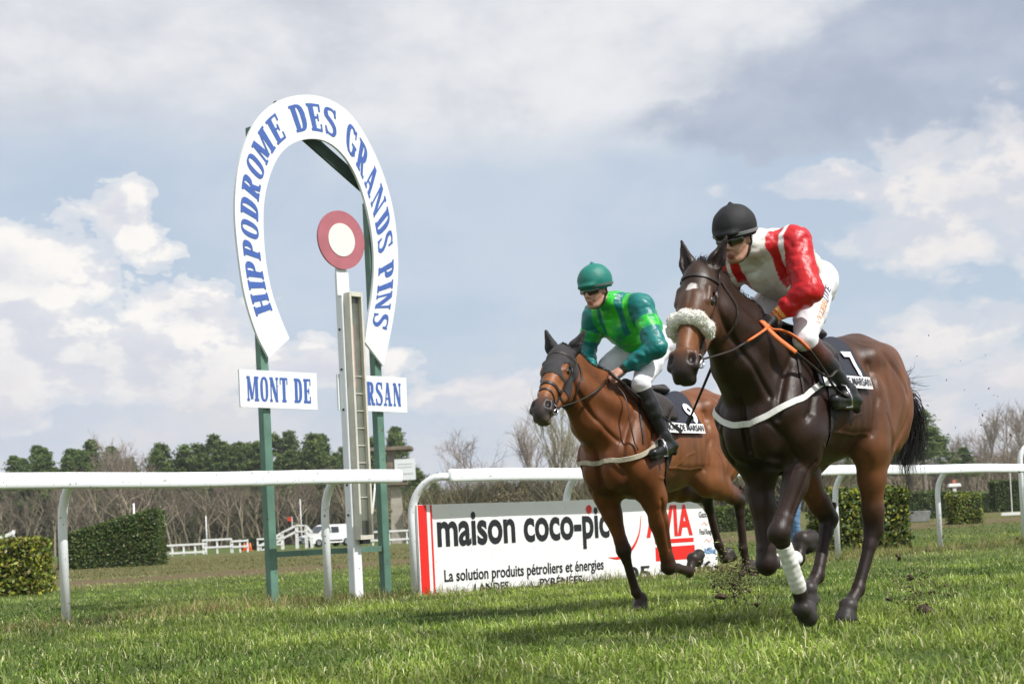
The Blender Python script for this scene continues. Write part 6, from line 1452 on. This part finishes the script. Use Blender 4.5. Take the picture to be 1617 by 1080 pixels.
BR = [(.15, .115, .070), (.22, .165, .10), (.10, .085, .05), (.14, .135, .06), (.09, .10, .04)]
thicket('undergrowth', [(-60, 238, 8), (640, 238, 8)], 13000, 'tangled brown undergrowth filling the foot of the far wood', BR+[(.12, .115, .06)], 0, .05)
thicket('undergrowth', [(-60, 300, 12), (150, 300, 11), (640, 300, 12)], 6000, 'brown undergrowth deep in the far wood', [(.07, .065, .045), (.05, .06, .03), (.12, .13, .06)], 0, .18)  # dark twig tones put the shade in the depth of the wood into colour
thicket('scrub', [(640, 150, 4.6), (720, 150, 4.9), (800, 160, 6.2), (900, 150, 5.2), (1000, 150, 5.0), (1200, 150, 5.6), (1300, 150, 5.2)], 17000, 'brown leafless scrub behind the advertising board', BR+[(.16, .16, .07)], 0, .035)
thicket('scrub', [(1280, 250, 6.0), (1400, 250, 6.2), (1500, 250, 4.5), (1560, 250, 6.2), (1700, 250, 7.0)], 12000, 'pale brown scrub on the rise at the right', [(.30, .24, .165), (.34, .28, .19), (.22, .18, .12)], 0, .04)  # pale winter stems, lightened further to put distance haze into the colour
# olive and green shrubs in the scrub
def bush_mesh(seed, cols, leaf=.28, n=1500):
    r = np.random.default_rng(seed); P = []; Nn = []; mb = MB()
    for k in range(16):
        c = A3(r.normal(0, .9), r.normal(0, .7), r.uniform(.6, 2.5)); q = r.normal(0, 1, (n//16, 3)); q /= np.linalg.norm(q, axis=1, keepdims=True); P.append(c+q*r.uniform(.5, 1, (n//16, 1))*A3(.85, .8, .65)); Nn.append(q); mb.tube([A3(0, 0, -.1), c*A3(.5, .5, .6), c], [.06, .04, .02], 4, caps=False)
    V, F, C = leaf_cloud(np.concatenate(P), np.concatenate(Nn), leaf, r, cols, .7); me = mesh_np(V, F); set_col(me, C); return mb.mesh(), me
bushes = [bush_mesh(80, [(.085, .10, .035), (.12, .125, .05), (.06, .075, .03)]), bush_mesh(81, [(.19, .16, .09), (.24, .19, .11), (.13, .12, .06)], .2), bush_mesh(82, [(.05, .075, .028), (.07, .095, .035)])]
cnt_ = [0, 0, 0]
for i in range(30):
    px = 650+i*22+rt.uniform(-9, 9); k = (0, 1, 2, 1)[i % 4] if px > 700 else 2
    put_tree('shrub', bushes[k], px, rt.uniform(136, 165), rt.uniform(.9, 1.5), ordinal(cnt_[k])+(' olive green shrub from the left in the far scrub', ' brown rounded shrub from the left in the far scrub', ' dark green shrub from the left in the far scrub')[k], 'shrub', 'shrubs in the far scrub', (M_BARK, M_LEAF), parts=('stems', 'foliage')); cnt_[k] += 1
for px, Y, sc, lab in ((663, 190, .62, 'green pine just right of the concrete tower'), (641, 196, .66, 'green pine behind the concrete tower'), (690, 196, .5, 'low green pine right of the tower, half hidden by scrub'), (590, 200, .60, 'green pine left of the concrete tower roof'), (800, 215, .50, 'small dark pine above the scrub left of the bay horse'), (826, 218, .55, 'dark pine above the scrub close to the bay horse head'),
    (1462, 205, .86, 'rounded dark evergreen right of the dark horse tail'), (1440, 208, .88, 'dark evergreen hidden behind the dark horse tail'), (1487, 215, .62, 'dark evergreen low on the skyline at right'), (1525, 225, .50, 'small dark evergreen near the right skyline'), (1400, 210, .55, 'dark evergreen between the horse hind legs and tail'), (1345, 208, .5, 'dark evergreen under the dark horse belly')):
    put_tree('pine_tree', pines[int(px) % 4], px, Y, sc, lab, m=(M_BARK, M_NEEDLE), zs=.9)
tall = [bare_mesh(90, 12, .5, .15, (.29, .24, .19), .02, (12, 8, 6, 3), 3, .9, .25), bare_mesh(91, 12, .45, .17, (.33, .30, .20), .02, (13, 8, 6, 3), 3, 1.0, .2), bare_mesh(92, 12, .7, .14, (.27, .20, .17), .02, (12, 8, 6, 3), 3, .6, .25)]
for i in range(26):
    px = 1290+i*15+rt.uniform(-5, 5); put_tree('bare_tree', bares[i % 4], px, rt.uniform(235, 262), rt.uniform(.42, .72), ordinal(i)+' low leafless tree from the left on the far right skyline', group='leafless trees on the right skyline', m=(M_BARKP, M_TWIG))
for px, Y, sc, k, lab in ((719, 168, .92, 2, 'rounded leafless tree alone against the sky above the scrub'), (884, 148, 1.02, 1, 'tall pale leafless poplar behind the bay horse neck'), (852, 152, .82, 0, 'leafless tree left of the tall pale poplar'), (912, 150, .8, 1, 'pale leafless tree behind the bay horse chest'), (775, 175, .62, 2, 'low brown leafless tree on the scrub skyline'), (800, 178, .60, 0, 'low leafless tree right of the scrub skyline dip'),
    (1560, 225, .88, 0, 'leafless tree on the right skyline beside the hooked post'), (1590, 228, .98, 2, 'tall leafless tree on the right skyline'), (1615, 222, .95, 0, 'leafless tree cut by the right edge'), (1535, 235, .75, 2, 'low leafless tree left of the taller ones at right'), (1505, 240, .62, 0, 'small leafless tree in the far right scrub'), (1640, 225, 1.0, 2, 'leafless tree just outside the right edge'),
    (176, 250, 1.32, 0, 'tall leafless tree rising above the wood left of the horseshoe sign'), (196, 255, 1.42, 2, 'tallest leafless tree above the wood at left'), (215, 250, 1.22, 1, 'pale leafless tree right of the tallest leafless tree')):
    put_tree('bare_tree', tall[k], px, Y, sc, lab, m=(M_BARKP, M_TWIG))

# the air: a thin even haze round everything
mb = MB(); mb.box((0, 334, 14.5), (1310, 736, 33)); hz_ = mb.build('haze', None, None); hm_ = bpy.data.materials.new('air'); hm_.use_nodes = True; hn = hm_.node_tree.nodes; hn.clear()
vo = hn.new('ShaderNodeVolumePrincipled'); vo.inputs['Color'].default_value = (.80, .86, .95, 1); vo.inputs['Density'].default_value = HAZE; ou = hn.new('ShaderNodeOutputMaterial'); hm_.node_tree.links.new(vo.outputs[0], ou.inputs['Volume']); hz_.data.materials.append(hm_); tag(hz_, kind='stuff')
# ---------------------------------------------------------------- turf thrown up by the hooves
M_SOIL = mat('soil', (.075, .050, .032), .95, .4, 30, .6, 60)
def clod_mesh(seed, r_):
    bm = bmesh.new(); bmesh.ops.create_icosphere(bm, subdivisions=2, radius=1); V = np.array([v.co[:] for v in bm.verts]); d = vnoise(V, 1.6, seed)*.35+vnoise(V, 3.5, seed+1)*.2
    for v, k in zip(bm.verts, d): v.co = Vector(v.co)*(1+float(k))*r_
    me = bpy.data.meshes.new('m'); bm.to_mesh(me); bm.free(); return me
rc_ = np.random.default_rng(31)
for px, py, Y, r_, sq, lab in ((1138, 942, 10.4, .048, .45, 'largest flat clod of turf flying low behind the bay horse'), (1172, 905, 10.5, .030, .8, 'rough clod of soil in the middle of the spray behind the bay horse'), (1460, 962, 9.1, .045, .6, 'dark clod of soil flying behind the dark horse hind hoof'), (1438, 912, 9.2, .022, 1, 'small clod of soil above the spray at right')):
    me = clod_mesh(int(px), r_); o = link('turf_clod', me, M_SOIL, None, True); o.location = tuple(at(px, py, Y)); o.scale = (1, 1, sq); tag(o, lab, 'clod', 'clods thrown up by the hooves')
def spray(name, c, sig, n, label, grass=.4):
    V = []; F = []; C = []; N = 0
    for i in range(n):
        p = c+rc_.normal(0, 1, 3)*sig; s = rc_.uniform(.002, .0075)*(2.2 if rc_.random() < .06 else 1); t = rc_.normal(0, 1, (4, 3))
        if rc_.random() < grass: t = np.array([[-1, 0, 0], [1, 0, 0], [.2, .25, 0], [0, 0, .3]])@np.linalg.qr(rc_.normal(0, 1, (3, 3)))[0]*rc_.uniform(1.5, 3.5); C += [tuple(np.array((.19, .22, .07))*rc_.uniform(.5, 1.4))]*4
        else: C += [tuple(np.array((.085, .058, .036))*rc_.uniform(.5, 1.5))]*4
        V.append(p+t*s); F.append(np.array([[0, 1, 2], [0, 2, 3], [0, 3, 1], [1, 3, 2]])+N); N += 4
    me = mesh_np(np.concatenate(V), None, np.concatenate(F)); set_col(me, np.array(C)); o = link(name, me, mat('flying_soil', (.05, .04, .02), .9, attr='Col'), None); tag(o, label, None, None, 'stuff')
spray('soil_spray', at(1160, 915, 10.5), A3(.11, .12, .085), 1500, 'spray of soil and torn grass behind the bay horse'); 
spray('soil_spray', at(1450, 935, 9.1), A3(.10, .12, .10), 650, 'spray of soil behind the dark horse'); spray('soil_spray', at(1540, 650, 10.5), A3(.30, .3, .28), 34, 'specks of turf hanging in the air at the right', .2)
spray('soil_spray', at(1545, 850, 10.5), A3(.25, .3, .06), 26, 'specks of turf over the grass at the right', .3)
